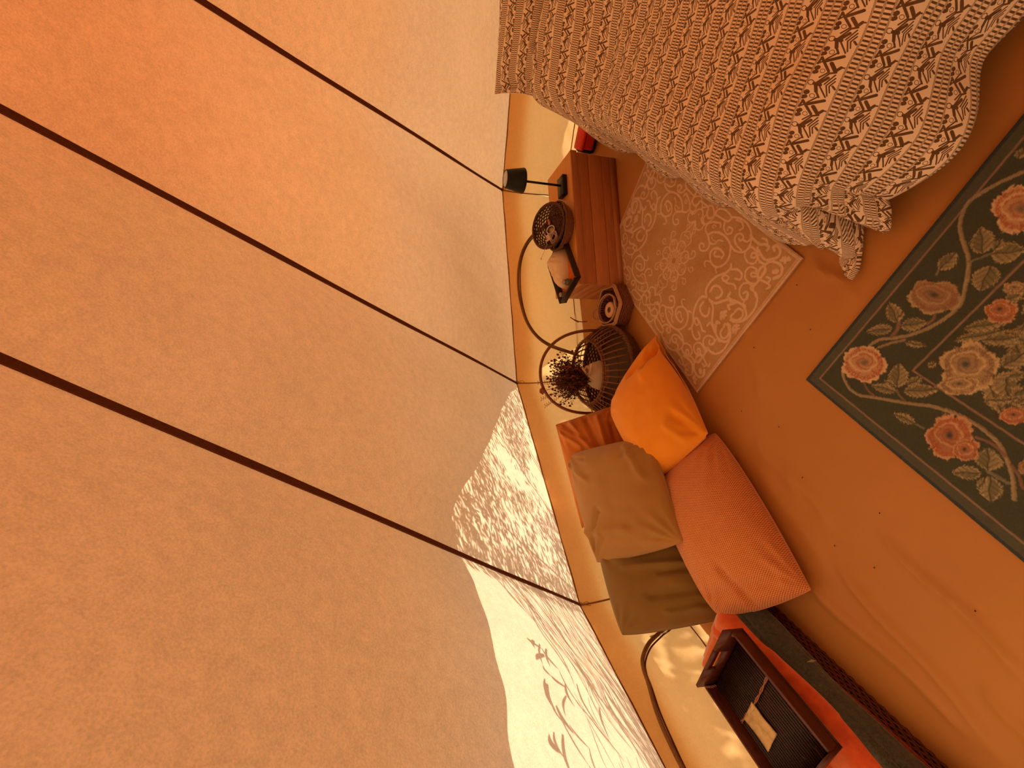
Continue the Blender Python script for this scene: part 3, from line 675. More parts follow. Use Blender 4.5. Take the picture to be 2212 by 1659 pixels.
m_print = print_material('printed_cotton')

# bed frame: a = towards the head, c = towards the far side
BA = np.array([.6756, .7373]); BC = np.array([.7373, -.6756])
def bedw(a, c, z=0.0): 
    q = BA * a + BC * c; return np.array([q[0], q[1], z])
bed = empty('bed', tuple(bedw(1.8, .35)), label='low bed under the patterned duvet', cat='bed')
def bed_box(a0, a1, c0, c1, z0, z1, name, mat, bev):
    mb = MB(); q = bedw((a0 + a1) / 2, (c0 + c1) / 2, (z0 + z1) / 2) - np.array(bed.location)
    mb.box(q, (a1 - a0, c1 - c0, z1 - z0), math.atan2(BA[1], BA[0])); return mb.build(name, mat, bed, bevel=bev)
m_wood_dark = mat_plain('dark_wood', (0.11, 0.035, 0.015, 1), 0.5, 0.3, 20)
m_sheet = mat_fabric('sheet', (0.55, 0.30, 0.16))
bed_box(1.0, 2.60, -.10, 1.05, .03, .15, 'bed_base', m_wood_dark, .01)
bed_box(.97, 2.62, -.12, 1.07, .15, .36, 'mattress', m_sheet, .05)

A0, A1, C0, C1, ZT = 0.92, 2.52, -.245, 1.12, .415
def duvet_pos(s, u):
    """sheet point: s metres towards the head, u metres across; outside the mattress it bends over the edge"""
    rr = .10
    head = np.clip((s - 2.0) / .5, 0, 1); head = head * head * (3 - 2 * head)
    dx = max(0, A0 + rr - s); dy = max(0, C0 + rr - u); d = math.hypot(dx, dy)
    top = ZT + .16 * head * (1 if u > C0 else 1) + .034 * float(fbm(s * 2.4, u * 2.4, 3)) + .016 * float(fbm(s * 7, u * 7 + 9, 2))
    if d < 1e-6: return bedw(s, u, top)
    th = math.atan2(dy, dx)
    if dx > 0 and dy > 0 and d > .50: d = .50 + (d - .50) * .35
    f = DROP(d, th, top, s, u)
    px_, py_ = min(s, 9), u
    bx = max(s, A0 + rr); by = max(u, C0 + rr)
    return bedw(bx - math.cos(th) * f[0], by - math.sin(th) * f[0], f[1])
def FOLD(th):
    x = math.degrees(th)
    return float(np.interp(x, [0, 12, 22, 30, 38, 45, 52, 58, 66, 76, 90], [0, .0, -.01, -.09, -.13, -.01, .0, -.02, -.13, .0, 0]))
def DROP(d, th, top, s, u):
    r = .13; fl = .30
    arc = r * (PI / 2 - fl)
    if d < arc:
        q = d / r; off = r * math.sin(q); z = top - r * (1 - math.cos(q))
    else:
        k = d - arc; q = PI / 2 - fl
        off = r * math.sin(q) + k * math.sin(fl) ; z = top - r * (1 - math.cos(q)) - k * math.cos(fl)
        # hanging folds
        ww = min(1, k / .22)
        along = s if th > 1.2 else (u if th < .35 else 0)
        off += ww * (.020 * math.sin(along * 17 + 1.3) + .016 * float(fbm(along * 5, k * 3, 2)))
        if th < .35: off += ww * (.035 * math.exp(-((u + .035) / .085) ** 2) - .03 * math.exp(-((u - .14) / .06) ** 2) - .02 * math.exp(-((u + .17) / .04) ** 2))
        if 0.02 < th < PI / 2 - .02:
            off += ww * FOLD(th)
    zf = .012 + .006 * math.sin(d * 60)
    if z < zf:
        off += (zf - z) * .9; z = zf
    return off, z
def sheet(name, s0, s1, u0, u1, step, fn, parent=None, shift=0.0, hem=None, **k):
    ns = int((s1 - s0) / step) + 1; nu = int((u1 - u0) / step) + 1; V = []; UV = []
    for i in range(ns):
        for j in range(nu):
            s = s0 + (s1 - s0) * i / (ns - 1); u = u0 + (u1 - u0) * j / (nu - 1)
            V.append(fn(s, u)); UV.append((u, s + shift))
    o = mesh_obj(name, V, grid_faces(ns, nu), m_print, parent, uv=UV, **k)
    md = o.modifiers.new('thickness', 'SOLIDIFY'); md.thickness = .012; md.offset = -1
    return o
duvet = sheet('duvet', .60, 2.46, -.62, 1.05, .0125, duvet_pos)
tag(duvet, 'cream duvet printed with brown ladders and little figures, hanging over the bed', 'duvet')

# ------------------------------------------------------------------ cushions
def cushion(name, corners, thick, mat, label, cat='cushion', group=None, uvs=(1, 1), bow=.05, creases=(), seed=0, plump=.5, n=64, ears=.0, lump=.010, normal=None, sagc=(0, 0), m_pipe=None, rnd=0.0, rc=(1, 1, 1, 1), ear=0.0):
    """corners: a, b, c, d going round, the middle surface; the front bulges along the normal"""
    a, b, c_, d = [np.array(q, float) for q in corners]
    nn = np.cross(b - a, d - a); nn /= np.linalg.norm(nn)
    if normal is not None and nn @ np.array(normal) < 0: nn = -nn
    W = np.linalg.norm(b - a); H = np.linalg.norm(d - a); cen = (a + b + c_ + d) / 4
    V = []; UV = []
    def pt(s, t, side):
        if ear:
            x0, y0 = 2 * s - 1, 2 * t - 1; we = math.exp(-((x0 + 1) ** 2 + (y0 + 1) ** 2) / .30); e0 = (x0 - y0) / 2 * ear * we
            s, t = s - e0 / 2, t + e0 / 2
        p = a * (1 - s) * (1 - t) + b * s * (1 - t) + c_ * s * t + d * (1 - s) * t
        x, y = 2 * s - 1, 2 * t - 1
        # edges draw in between the corners
        inx = bow * (1 - y * y) * x * abs(x) ; iny = bow * (1 - x * x) * y * abs(y)
        p = p - (b - a) / W * inx * 1.0 * W ** .0 - (d - a) / H * iny
        if rnd:
            kk_ = rc[0] if (x < 0 and y < 0) else rc[1] if (x > 0 and y < 0) else rc[2] if x > 0 else rc[3]
            p = p + (cen - p) * (rnd * kk_ * (abs(x) * abs(y)) ** 5 * 2.2)
        prof = (max(0, 1 - abs(x) ** 2.6) * max(0, 1 - abs(y) ** 2.6)) ** plump
        z = side * thick * .5 * prof
        rim = (1 - abs(x) ** 8) * (1 - abs(y) ** 8)
        w = lump * float(fbm(s * 3.1 + seed, t * 3.1 + seed * 2, 3)) * rim
        w += .0045 * float(fbm(s * 11 + seed, t * 5, 2)) * rim
        for q in (-1, 1):
            for q2 in (-1, 1):                       # gathers running out of each corner
                rr = math.hypot(x - q, y - q2); an = math.atan2(y - q2, x - q)
                w += .007 * math.sin(an * 15 + seed + q) * math.exp(-((rr - .35) / .28) ** 2) * rim
        for (s0, t0, s1, t1, cw, ca) in creases:
            dx, dy = s1 - s0, t1 - t0; L2 = dx * dx + dy * dy; h = min(1, max(0, ((s - s0) * dx + (t - t0) * dy) / L2))
            e = math.hypot(s - s0 - h * dx, t - t0 - h * dy); w += 1.5 * ca * math.exp(-(e / (cw * .75)) ** 2) * min(1, rim * 2)
        return p + nn * (z + w + sagc[0] * (1 - x * x) * (1 - y * y)) 
    for side in (1, -1):
        for i in range(n):
            for j in range(n):
                s = .5 - .5 * math.cos(PI * i / (n - 1)); t = .5 - .5 * math.cos(PI * j / (n - 1))
                V.append(pt(s, t, side)); UV.append((s * W * uvs[0], t * H * uvs[1]))
    F = grid_faces(n, n); F2 = [tuple(q + n * n for q in f[::-1]) for f in F]
    me_F = F + F2
    base = cen - nn * 0; o = mesh_obj(name, [v - cen for v in np.array(V)], me_F, mat, uv=UV); o.location = tuple(cen)
    md = o.modifiers.new('weld', 'WELD'); md.merge_threshold = .0008
    tag(o, label, cat, group)
    # stitched edge seam
    mb = MB(); ring = []
    for i in range(0, n, 3): ring.append(pt(.5 - .5 * math.cos(PI * i / (n - 1)), 0, 0) - cen)
    for i in range(0, n, 3): ring.append(pt(1, .5 - .5 * math.cos(PI * i / (n - 1)), 0) - cen)
    for i in range(0, n, 3): ring.append(pt(.5 + .5 * math.cos(PI * i / (n - 1)), 1, 0) - cen)
    for i in range(0, n, 3): ring.append(pt(0, .5 + .5 * math.cos(PI * i / (n - 1)), 0) - cen)
    rr = [ring[0]]
    for q in ring[1:]:
        if np.linalg.norm(q - rr[-1]) > 1e-3: rr.append(q)
    mb.tube([tuple(q) for q in rr], .0028, 5, closed=True); mb.build('seam', m_pipe or mat, o)
    return o

m_orange = mat_fabric('orange_cotton', (0.90, 0.32, 0.022), .06)
m_orange2 = mat_fabric('burnt_orange_cotton', (0.62, 0.20, 0.035), .10)
m_tan = mat_fabric('caramel_cotton', (0.40, 0.190, 0.046), .10)
m_olive = mat_fabric('olive_brown_cotton', (0.235, 0.125, 0.026), .10)
t = NT('rust_basketweave'); uv = t.sep(t.uv())
wx = t.math('SINE', t.math('MULTIPLY', uv[0], 2 * PI / .0075)); wy = t.math('SINE', t.math('MULTIPLY', uv[1], 2 * PI / .0105))
k1 = t.math('MULTIPLY', wx, wy); nz = t.noise(t.obj(), 300, 2)
kk = t.math('ADD', t.math('MULTIPLY', k1, .5), .5); kk = t.math('MULTIPLY', kk, t.math('ADD', t.math('MULTIPLY', nz, .6), .7))
cc = t.ramp(kk, [(.15, (0.42, 0.10, 0.025)), (.75, (0.88, 0.34, 0.11))])
m_weave = t.finish(t.principled(cc, .9, t.bump(kk, .7, .003), .1, .3))

cushion('cushion', [(-.245, 2.17, .42), (-.735, 1.87, .44), (-.47, 1.80, .08), (-.15, 2.01, .15)], .09, m_orange2, 'crumpled burnt orange cushion behind the others, its top edge against the tent wall',
        seed=3, bow=.0, creases=[(.05, .25, .5, .45, .05, .022), (.02, .5, .55, .55, .05, -.022), (.1, .7, .6, .62, .05, .022), (.0, .1, .3, .4, .03, -.015), (.25, .85, .6, .75, .04, -.018), (.12, .05, .35, .3, .03, .015)], lump=.02, normal=(-.0, -.7, .7))
cushion('cushion', [(-.815, 1.785, .405), (-1.095, 1.545, .445), (-.955, 1.285, .09), (-.63, 1.50, .06)], .17, m_olive, 'olive brown cushion propped at the bottom of the pile beside the orange velvet',
        seed=5, bow=-.006, rnd=.012, creases=[(.35, .25, .5, .95, .04, .012), (.7, .4, .75, .95, .05, -.014), (.1, .5, .2, 1, .05, .014), (.5, .55, .55, 1, .03, -.012), (.88, .5, .9, 1, .03, .012)], normal=(.5, -.5, .6))
cushion('cushion', [(-.405, 2.07, .405), (-.875, 1.765, .425), (-.655, 1.345, .27), (-.262, 1.56, .255)], .17, m_tan, 'caramel brown square cushion leaning on the wall in the middle of the pile',
        seed=9, bow=-.006, rnd=.012, creases=[(.75, .05, .8, .6, .05, .014), (.95, .02, .6, .35, .03, -.012), (.98, .02, .8, .3, .02, .012), (.1, .02, .3, .3, .03, .010), (.05, .8, .4, .9, .04, .008), (.02, .02, .1, .3, .02, -.008)], normal=(.5, -.5, .6))
cushion('cushion', [(-.235, 1.39, .045), (-.735, 1.01, .045), (-.93, 1.27, .20), (-.50, 1.58, .22)], .24, m_weave, 'large rust cushion with a basketweave texture lying on the floor',
        seed=2, bow=-.014, rnd=.03, rc=(.5, .0, .9, .9), plump=.5, lump=.008, normal=(0, 0, 1), creases=[(.9, .2, .85, .9, .05, -.012), (1, .5, .75, .6, .04, -.012)])
cushion('cushion', [(.215, 1.755, .03), (-.235, 1.355, .12), (-.465, 1.565, .24), (-.165, 1.885, .24)], .25, m_orange, 'bright orange cushion with a pointed corner on the sand coloured rug',
        seed=6, ear=.55, bow=-.012, rnd=.03, rc=(.0, .0, .5, .4), creases=[(1, .08, .80, .22, .045, -.012), (1, .22, .84, .34, .05, .010), (.2, .1, .15, .45, .06, -.02), (.3, .05, .35, .3, .05, .012), (.96, .8, .75, .82, .04, -.008), (.12, .0, .25, .25, .04, -.02)], normal=(0, 0, 1))
# pillows at the head of the bed
cushion('pillow', [(1.565, 2.13, .715), (2.15, 1.84, .745), (2.03, 1.62, .50), (1.43, 1.93, .475)], .16, m_print, 'printed pillow standing against the tent wall at the head of the bed', 'pillow',
        seed=4, bow=.02, creases=[(.02, .1, .1, .9, .04, -.02), (.05, .95, .3, .7, .04, .02)], normal=(-.6, -.6, .5), lump=.014)
cushion('pillow', [(1.56, 2.13, .42), (2.0, 1.75, .45), (1.75, 1.42, .40), (1.225, 1.80, .35)], .11, m_print, 'flat printed pillow poking out under the near side of the duvet', 'pillow',
        seed=8, bow=.01, lump=.02, normal=(0, 0, 1), n=48)
# red bag on the floor between nightstand and bed
m_red = mat_fabric('red_cloth', (0.70, 0.035, 0.008), .2)
m_black = mat_plain('black_cloth', (0.02, 0.008, 0.006, 1), .8)
bag = empty('storage_bag', (1.62, 2.27, 0), label='dark bag with a red flap standing between the nightstand and the bed', cat='bag')
mb = MB(); mb.box((0, 0, .045), (.36, .12, .09), math.radians(-35)); mb.build('bag_body', m_black, bag, bevel=.02)
mb = MB(); mb.box((-.02, -.05, .06), (.34, .06, .06), math.radians(-35)); mb.box((-.01, -.02, .1), (.34, .12, .02), math.radians(-35)); mb.build('flap', m_red, bag, bevel=.015)

# ------------------------------------------------------------------ nightstand
def mat_wood(name, c0, c1, sc=(2, 40, 40), rough=.45):
    t = NT(name); v = t.mapp(t.obj(), sc); f = t.noise(v, 3.0, 6, .65, .4); f2 = t.noise(t.mapp(t.obj(), (sc[0] * 3, sc[1] * 6, sc[2] * 6)), 3, 2)
    k = t.math('ADD', t.math('MULTIPLY', f, .7), t.math('MULTIPLY', f2, .3)); cc = t.ramp(k, [(.35, c0), (.65, c1)])
    return t.finish(t.principled(cc, rough, t.bump(k, .12, .001), .35))
m_w1 = mat_wood('cherry_veneer', (0.36, 0.115, 0.036), (0.52, 0.19, 0.062))
m_w2 = mat_wood('cherry_veneer_light', (0.42, 0.14, 0.042), (0.58, 0.22, 0.075))
m_top = mat_wood('honey_top', (0.62, 0.25, 0.05), (0.78, 0.35, 0.085))
NSA = math.atan2(.045, .757)
ns = empty('nightstand', (.916, 2.068, 0), NSA, label='long low wooden cabinet against the back wall, carrying lamp, bowl and black tray', cat='cabinet')
W_, D_, H_ = .757, .31, .30
mb = MB(); mb.box((0, D_ / 2, H_ - .011), (W_ + .006, D_, .022)); mb.build('top_board', m_top, ns, bevel=.0015)
mb = MB(); mb.box((0, -.0045, H_ - .019), (W_ + .008, .009, .038)); mb.build('top_lip', m_w1, ns, bevel=.001)
for i, (z0, z1) in enumerate(((.19, .258), (.104, .187), (.048, .101))):
    mb = MB(); mb.box((0, .008, (z0 + z1) / 2), (W_, .016, z1 - z0)); mb.build('front_plank', m_w2 if i % 2 else m_w1, ns, bevel=.0008)
mb = MB(); mb.box((0, .008, .0245), (W_, .016, .043)); mb.build('plinth', m_w1, ns)
for sx in (-1, 1):
    for i in range(5):
        z0 = .004 + i * .0545; mb = MB(); mb.box((sx * (W_ / 2 - .008), .018 + (D_ - .02) / 2, z0 + .026), (.016, D_ - .022, .052)); mb.build('side_slat', m_w2 if i % 2 else m_w1, ns, bevel=.0015)
mb = MB(); mb.box((0, D_ - .006, .14), (W_ - .03, .01, .27)); mb.build('back_board', m_wood_dark, ns)

# lamp
m_lamp = mat_plain('black_metal', (0.006, 0.008, 0.006, 1), .45, .1, 60, .05)
m_base = mat_plain('dark_olive_metal', (0.06, 0.052, 0.028, 1), .4, .1, 60, .05)
m_disc = mat_plain('frosted_disc', (0.62, 0.60, 0.58, 1), .4)
lamp = empty('table_lamp', (1.128, 2.172, H_), .03, label='slim black table lamp with a conical shade on the cabinet', cat='lamp')
mb = MB(); mb.box((0, 0, .014), (.115, .075, .028)); mb.build('base', m_lamp, lamp, bevel=.003)
mb = MB(); mb.box((0, .0, .0287), (.105, .066, .0012)); mb.build('base_cover', m_base, lamp)
mb = MB(); mb.tube([(0, -.012, .028), (0, -.012, .30)], .0062, 14); mb.build('pole', m_lamp, lamp)
mb = MB(); mb.lathe([(.066, .262), (.0665, .264), (.047, .366), (.044, .368), (.044, .363), (.062, .266)], (0, -.012, 0), 40, cap=False); mb.build('lamp_shade', m_lamp, lamp)
mb = MB(); mb.lathe([(.0435, .362), (.042, .366), (.02, .3675), (.001, .3675)], (0, -.012, 0), 32); mb.build('touch_disc', m_disc, lamp)

# wicker helpers
def mat_wicker(name, c0, c1):
    t = NT(name); f = t.noise(t.obj(), 140, 4, .7); cc = t.ramp(f, [(.3, c0), (.7, c1)]); return t.finish(t.principled(cc, .5, t.bump(f, .3, .001), .4))
m_wick_d = mat_wicker('dark_willow', (0.045, 0.012, 0.006), (0.15, 0.05, 0.022))
m_wick_m = mat_wicker('brown_willow', (0.085, 0.028, 0.012), (0.22, 0.085, 0.034))
m_wick_l = mat_wicker('light_cane', (0.38, 0.18, 0.09), (0.60, 0.33, 0.17))
m_wick_r = mat_wicker('reddish_willow', (0.13, 0.035, 0.014), (0.28, 0.09, 0.035))
m_pink = mat_plain('pale_pink_wax', (0.85, 0.52, 0.34, 1), .5, .06)
m_linen = mat_fabric('natural_linen', (0.62, 0.45, 0.29), .12, 700)
m_string = mat_plain('white_string', (0.75, 0.52, 0.42, 1), .8)
m_slat = mat_wicker('split_cane', (0.14, 0.052, 0.020), (0.30, 0.125, 0.048))
def woven(rad, z0, z1, rows, stakes, parent, mat, r=.0032, amp=.0035, oval=1.0, name='weave', open_=False):
    mb = MB()
    for q in range(rows):
        z = z0 + (z1 - z0) * (q + .5) / rows; R_ = rad(z); pts = []
        for i in range(stakes * 4):
            a = 2 * PI * i / (stakes * 4); w = amp * math.cos(a * stakes / 1.0 + PI * (q % 2)) 
            pts.append(((R_ + w) * math.cos(a) * oval, (R_ + w) * math.sin(a), z + .0006 * math.sin(a * 5)))
        mb.tube(pts, r, 5, closed=True)
    return mb.build(name, mat, parent)
def stakes_(rad, z0, z1, n, parent, mat, r=.0028, oval=1.0, name='stakes', k=5):
    mb = MB()
    for i in range(n):
        a = 2 * PI * i / n; mb.tube([(rad(z) * math.cos(a) * oval, rad(z) * math.sin(a), z) for z in np.linspace(z0, z1, k)], r, 5)
    return mb.build(name, mat, parent)
def braid(R_, z, parent, mat, r=.006, amp=.005, oval=1.0, name='braid', turns=26, path=None):
    mb = MB()
    for s_ in range(3):
        pts = []; N = 150
        for i in range(N):
            a = 2 * PI * i / N; ph = a * turns + s_ * 2 * PI / 3
            pts.append(((R_ + amp * math.cos(ph)) * math.cos(a) * oval, (R_ + amp * math.cos(ph)) * math.sin(a), z + amp * math.sin(ph)))
        mb.tube(pts, r, 5, closed=True)
    return mb.build(name, mat, parent)

# two stacked bowls on the cabinet
b1 = empty('wicker_bowl', (.895, 2.17, H_), label='reddish woven bowl on the cabinet, the lower of two nested bowls', cat='basket', group=None)
rad1 = lambda z: .085 + .048 * min(1, (z / .06)) ** .6
woven(rad1, .002, .062, 9, 22, b1, m_wick_r, .0036, .002); braid(.133, .065, b1, m_wick_m, .0034, .003, turns=40, name='rim')
mb = MB(); mb.lathe([(.001, .003), (.09, .004)], (0, 0, 0), 24, cap=False); mb.build('bowl_floor', m_wick_r, b1)
Rt = Matrix.Rotation(math.radians(24), 4, 'X') @ Matrix.Rotation(math.radians(6), 4, 'Y')
b2 = empty('wicker_bowl', (.895, 2.195, H_ + .064), label='dark glossy woven bowl holding odds and ends, nested tilted in the reddish bowl', cat='basket')
b2.rotation_euler = (math.radians(22), 0, 0)
rad2 = lambda z: .075 + .047 * min(1, (z / .045)) ** .6
woven(rad2, .000, .05, 9, 18, b2, m_wick_d, .0040, .003); braid(.123, .053, b2, m_wick_d, .005, .004, turns=26, name='rim')
mb = MB()
for i in range(-9, 10): 
    y = i * .008; h = math.sqrt(max(0, .075 ** 2 - y * y)); mb.tube([(-h + 2 * h * q, y, .002 + .0022 * math.sin(q * 22 + i * PI)) for q in np.linspace(0, 1, 14)], .0038, 5)
mb.build('bowl_floor', m_wick_d, b2)
def into(o, p): o.location = b2.matrix_world @ Vector(p) if False else Vector(b2.location) + Matrix.Rotation(math.radians(22), 3, 'X') @ Vector(p); o.rotation_euler = (math.radians(22), 0, 0)
sc_ = empty('scissors', label='small scissors with round metal handle lying in the dark bowl', cat='scissors'); into(sc_, (-.012, .01, .012))
mb = MB(); mb.tube([(.022 * math.cos(a), .030 * math.sin(a), .012) for a in np.linspace(0, 2 * PI, 18)[:-1]], .0035, 6, closed=True); mb.build('handle', m_disc, sc_)
mb = MB(); mb.lathe([(.001, .0), (.018, .0), (.018, .004), (.001, .004)], (-.0, .0, .004), 20); mb.build('pivot_disc', mat_plain('brass', (0.45, 0.28, 0.10, 1), .35, .1, metallic=.6), sc_)
mb = MB(); mb.box((-.035, .022, .010), (.03, .022, .006), .5); mb.box((-.052, .02, .012), (.014, .04, .004), .2); mb.build('blades', m_string, sc_, bevel=.001)
st_ = MB(); pts = []
for i in range(120):
    a = i * .42; rr = .022 + .009 * math.sin(i * .37); pts.append((rr * math.cos(a) * 1.2, rr * math.sin(a), .010 + .004 * math.sin(i * .9)))
o = st_.tube(pts, .0011, 4) or st_.build('string', m_string); into(o, (-.062, -.012, .016)); tag(o, 'tangled white string in the dark bowl', 'string')
mb = MB(); mb.ball((0, 0, 0), .011, (1.2, .8, .6)); mb.ball((.016, .004, .002), .008, (1, 1, .6)); o = mb.build('pebble', mat_plain('pink_stone', (0.55, 0.20, 0.09, 1), .5)); into(o, (.03, .02, .022)); tag(o, 'small pink stone in the dark bowl', 'stone')
mb = MB(); mb.tube([(0, 0, 0), (-.01, .03, .012), (-.022, .075, .03)], .0016, 5); mb.ball((-.024, .08, .032), .004, (1, 1.6, 1)); o = mb.build('match', m_string); into(o, (-.105, .02, .052)); o.rotation_euler = (0, .3, 1.4); tag(o, 'thin match sticking out over the rim of the dark bowl', 'match')

# black stitched tray with cloth and small bottles on the cabinet
m_leath = mat_plain('black_leather', (0.022, 0.014, 0.012, 1), .38, .2, 120, .2, .5)
m_stitch = mat_plain('stitch_thread', (0.55, 0.36, 0.26, 1), .8)
m_orlin = mat_plain('orange_lining', (0.85, 0.17, 0.02, 1), .7)
tr = empty('serving_tray', (.648, 2.188, H_), math.radians(29), label='black stitched leather tray with an orange lining on the left end of the cabinet', cat='tray')
TW, TD, TH_ = .285, .205, .045
mb = MB(); mb.box((0, 0, .004), (TW, TD, .006)); mb.build('tray_floor', m_orlin, tr)
for nm, cx1, cy1, lx, ly in (('side', 0, TD / 2, TW + .02, .008), ('side', 0, -TD / 2, TW + .02, .008), ('side', TW / 2, 0, .008, TD), ('side', -TW / 2, 0, .008, TD)):
    ax_ = 'X' if lx > ly else 'Y'; sg = (-1 if cy1 > 0 else 1) if ax_ == 'X' else (1 if cx1 > 0 else -1)
    mb = MB(); mb.box((cx1 * 1.06, cy1 * 1.06, TH_ / 2), (lx, ly, TH_), R=Matrix.Rotation(math.radians(14) * sg, 3, ax_)); mb.build(nm, m_leath, tr, bevel=.002)
mb = MB()
for i in range(26):
    x = -TW / 2 + TW * (i + .2) / 26
    for sy in (1, -1): mb.tube([(x, sy * (TD / 2 + .0135), TH_ - .003), (x + .006, sy * (TD / 2 + .0135), TH_ - .003)], .0009, 4)
for i in range(18):
    y = -TD / 2 + TD * (i + .2) / 18
    for sx in (1, -1): mb.tube([(sx * (TW / 2 + .0155), y, TH_ - .003), (sx * (TW / 2 + .0155), y + .006, TH_ - .003)], .0009, 4)
mb.build('stitching', m_stitch, tr, kind='stuff')
# cream cloth bundle
V = []; n = 56; cl_c = np.array([.668, 2.222, H_ + .008])
m_cloth = mat_fabric('peach_cloth', (0.90, 0.64, 0.40), .06)
ca = math.radians(16)
for i in range(n):
    for j in range(n):
        u, v_ = 2 * i / (n - 1) - 1, 2 * j / (n - 1) - 1; r = max(abs(u), abs(v_)); rr = math.hypot(u, v_) + 1e-9; sx, sy = u * r / rr, v_ * r / rr
        h = .078 * (1 - r ** 2.6) ** .7 + .012 * math.sin(5 * u + 2 * v_) * (1 - r) + .016 * float(fbm(u * 2.4 + 5, v_ * 2.4, 3)) * (1 - r ** 4)
        h += .012 * math.exp(-((u - .3 * v_ - .25) / .10) ** 2) * (1 - r)
        x, y = sx * .135, sy * (.070 + .015 * sx); V.append((x * math.cos(ca) - y * math.sin(ca), x * math.sin(ca) + y * math.cos(ca), max(0, h)))
o = mesh_obj('napkin', V, grid_faces(n, n), m_cloth); o.location = tuple(cl_c); tag(o, 'crumpled peach cloth heaped in the black tray', 'cloth')
# small glass bottles
t = NT('smoky_glass'); pr = t.n('ShaderNodeBsdfPrincipled'); pr.inputs['Base Color'].default_value = (0.30, 0.26, 0.17, 1); pr.inputs['Roughness'].default_value = .12; pr.inputs['Transmission Weight'].default_value = .6
m_glass = t.finish(pr.outputs[0])
m_cork = mat_plain('steel_cap', (0.35, 0.30, 0.22, 1), .3, .1, metallic=.7)
for (x, y, hh, lb) in ((.565, 2.125, .05, 'short glass shaker with metal cap tucked under the peach cloth'), (.505, 2.185, .045, 'small dark glass bottle in the outer corner of the black tray')):
    g = empty('glass_shaker', (x, y, H_ + .008), label=lb, cat='bottle')
    mb = MB(); mb.lathe([(.001, 0), (.017, 0), (.019, .004), (.019, hh * .6), (.013, hh * .72), (.012, hh * .8)], n=18); mb.build('body', m_glass, g)
    mb = MB(); mb.lathe([(.013, hh * .78), (.014, hh * .8), (.013, hh), (.001, hh * 1.02)], n=18); mb.build('cap', m_cork, g)

# ------------------------------------------------------------------ hexagonal cane basket with candle
hb = empty('hexagonal_basket', (.425, 2.095, 0), math.radians(8), label='small six sided cane basket on the floor between cabinet and big basket', cat='basket')
def hexp(R_, z, k): a = k * PI / 3 + .35; return (R_ * math.cos(a), R_ * math.sin(a), z)
mb = MB()
for q in range(8):
    z = .005 + q * .0105; R_ = .122 + .010 * math.sin(z / .09 * PI) ; P = []
    for k in range(6):
        a, b = np.array(hexp(R_, z, k)), np.array(hexp(R_, z, k + 1))
        for i in range(6): P.append(a + (b - a) * i / 6 + np.array([0, 0, .0014 * (-1) ** (i + q)]))
    mb.tube(P, .0052, 5, closed=True)
mb.build('weave', m_wick_r, hb)
mb = MB(); 
for R_, z, r in ((.130, .088, .0075), (.122, .094, .006)):
    P = []
    for k in range(6):
        a, b = np.array(hexp(R_, z, k)), np.array(hexp(R_, z, k + 1))
        for i in range(5): P.append(a + (b - a) * (.08 + .84 * i / 4))
    mb.tube(P, r, 7, closed=True)
mb.build('rim', m_wick_l, hb)
mb = MB(); mb.lathe([(.001, .004), (.112, .004)], n=6, cap=False); mb.build('basket_floor', m_wick_d, hb)
ib = empty('handled_basket', (.412, 2.10, .012), math.radians(100), label='little oval cane basket with two loop handles standing inside the six sided one', cat='basket')
rad3 = lambda z: .058 + .022 * z / .085
stakes_(rad3, .004, .085, 34, ib, m_wick_r, .003, 1.18); 
for z, r in ((.088, .0052), (.078, .0035), (.012, .004)):
    mb = MB(); mb.tube([(rad3(z) * math.cos(a) * 1.18, rad3(z) * math.sin(a), z) for a in np.linspace(0, 2 * PI, 41)[:-1]], r, 6, closed=True); mb.build('rim' if z > .05 else 'foot_ring', m_wick_l, ib)
for sx in (1, -1):
    mb = MB(); mb.tube(smooth_path([(sx * .092, -.026, .084), (sx * .108, -.027, .100), (sx * .118, -.012, .110), (sx * .118, .012, .110), (sx * .108, .027, .100), (sx * .092, .026, .084)], 5), .0052, 6); mb.build('handle', m_wick_l, ib)
mb = MB(); mb.lathe([(.001, .0), (.066, .0)], (0, 0, .006), 24, cap=False); mb.build('basket_floor', m_wick_d, ib)
cd = empty('candle', (.408, 2.108, .018), label='round pale pink candle inside the oval cane basket', cat='candle')
mb = MB(); mb.lathe([(.046, 0), (.046, .058), (.043, .062), (.017, .061), (.012, .052), (.001, .052)], n=32); mb.build('wax', m_pink, cd)
mb = MB(); mb.lathe([(.016, .0615), (.011, .053), (.001, .053)], n=20); mb.build('melted_well', mat_plain('burnt_wax', (0.22, 0.13, 0.07, 1), .4), cd)
mb = MB(); mb.tube([(0, 0, .052), (.001, 0, .066)], .0015, 5); mb.build('wick', m_black, cd)

# ------------------------------------------------------------------ big slatted basket with hoop handle
BB = (.05, 2.15)
bb = empty('large_basket', (BB[0], BB[1], 0), label='large dark cane basket with slatted shoulders and a tall hoop handle', cat='basket')
R_b, R_s, R_r, Z_s, Z_r = .235, .262, .183, .085, .215
woven(lambda z: R_b + (R_s - R_b) * z / Z_s, .004, Z_s - .008, 8, 34, bb, m_wick_m, .0052, .004)
braid(R_s + .004, Z_s + .002, bb, m_wick_m, .0078, .008, turns=30, name='braid')
for i in range(40):
    a = 2 * PI * i / 40
    mb = MB(); pts = []
    for z in np.linspace(0, 1, 6):
        r = R_s + (R_r - R_s) * z - .012 * math.sin(PI * z) * -1; pts.append((r * math.cos(a), r * math.sin(a), Z_s + .008 + (Z_r - Z_s - .006) * z))
    mb.tube(pts, .0096 - .002 * 0, 6, flat=.45); mb.build('slat', m_slat, bb)
mb = MB(); mb.tube([(.222 * math.cos(a), .222 * math.sin(a), .150) for a in np.linspace(0, 2 * PI, 61)[:-1]], .0026, 5, closed=True); mb.build('binding_ring', m_wick_d, bb)
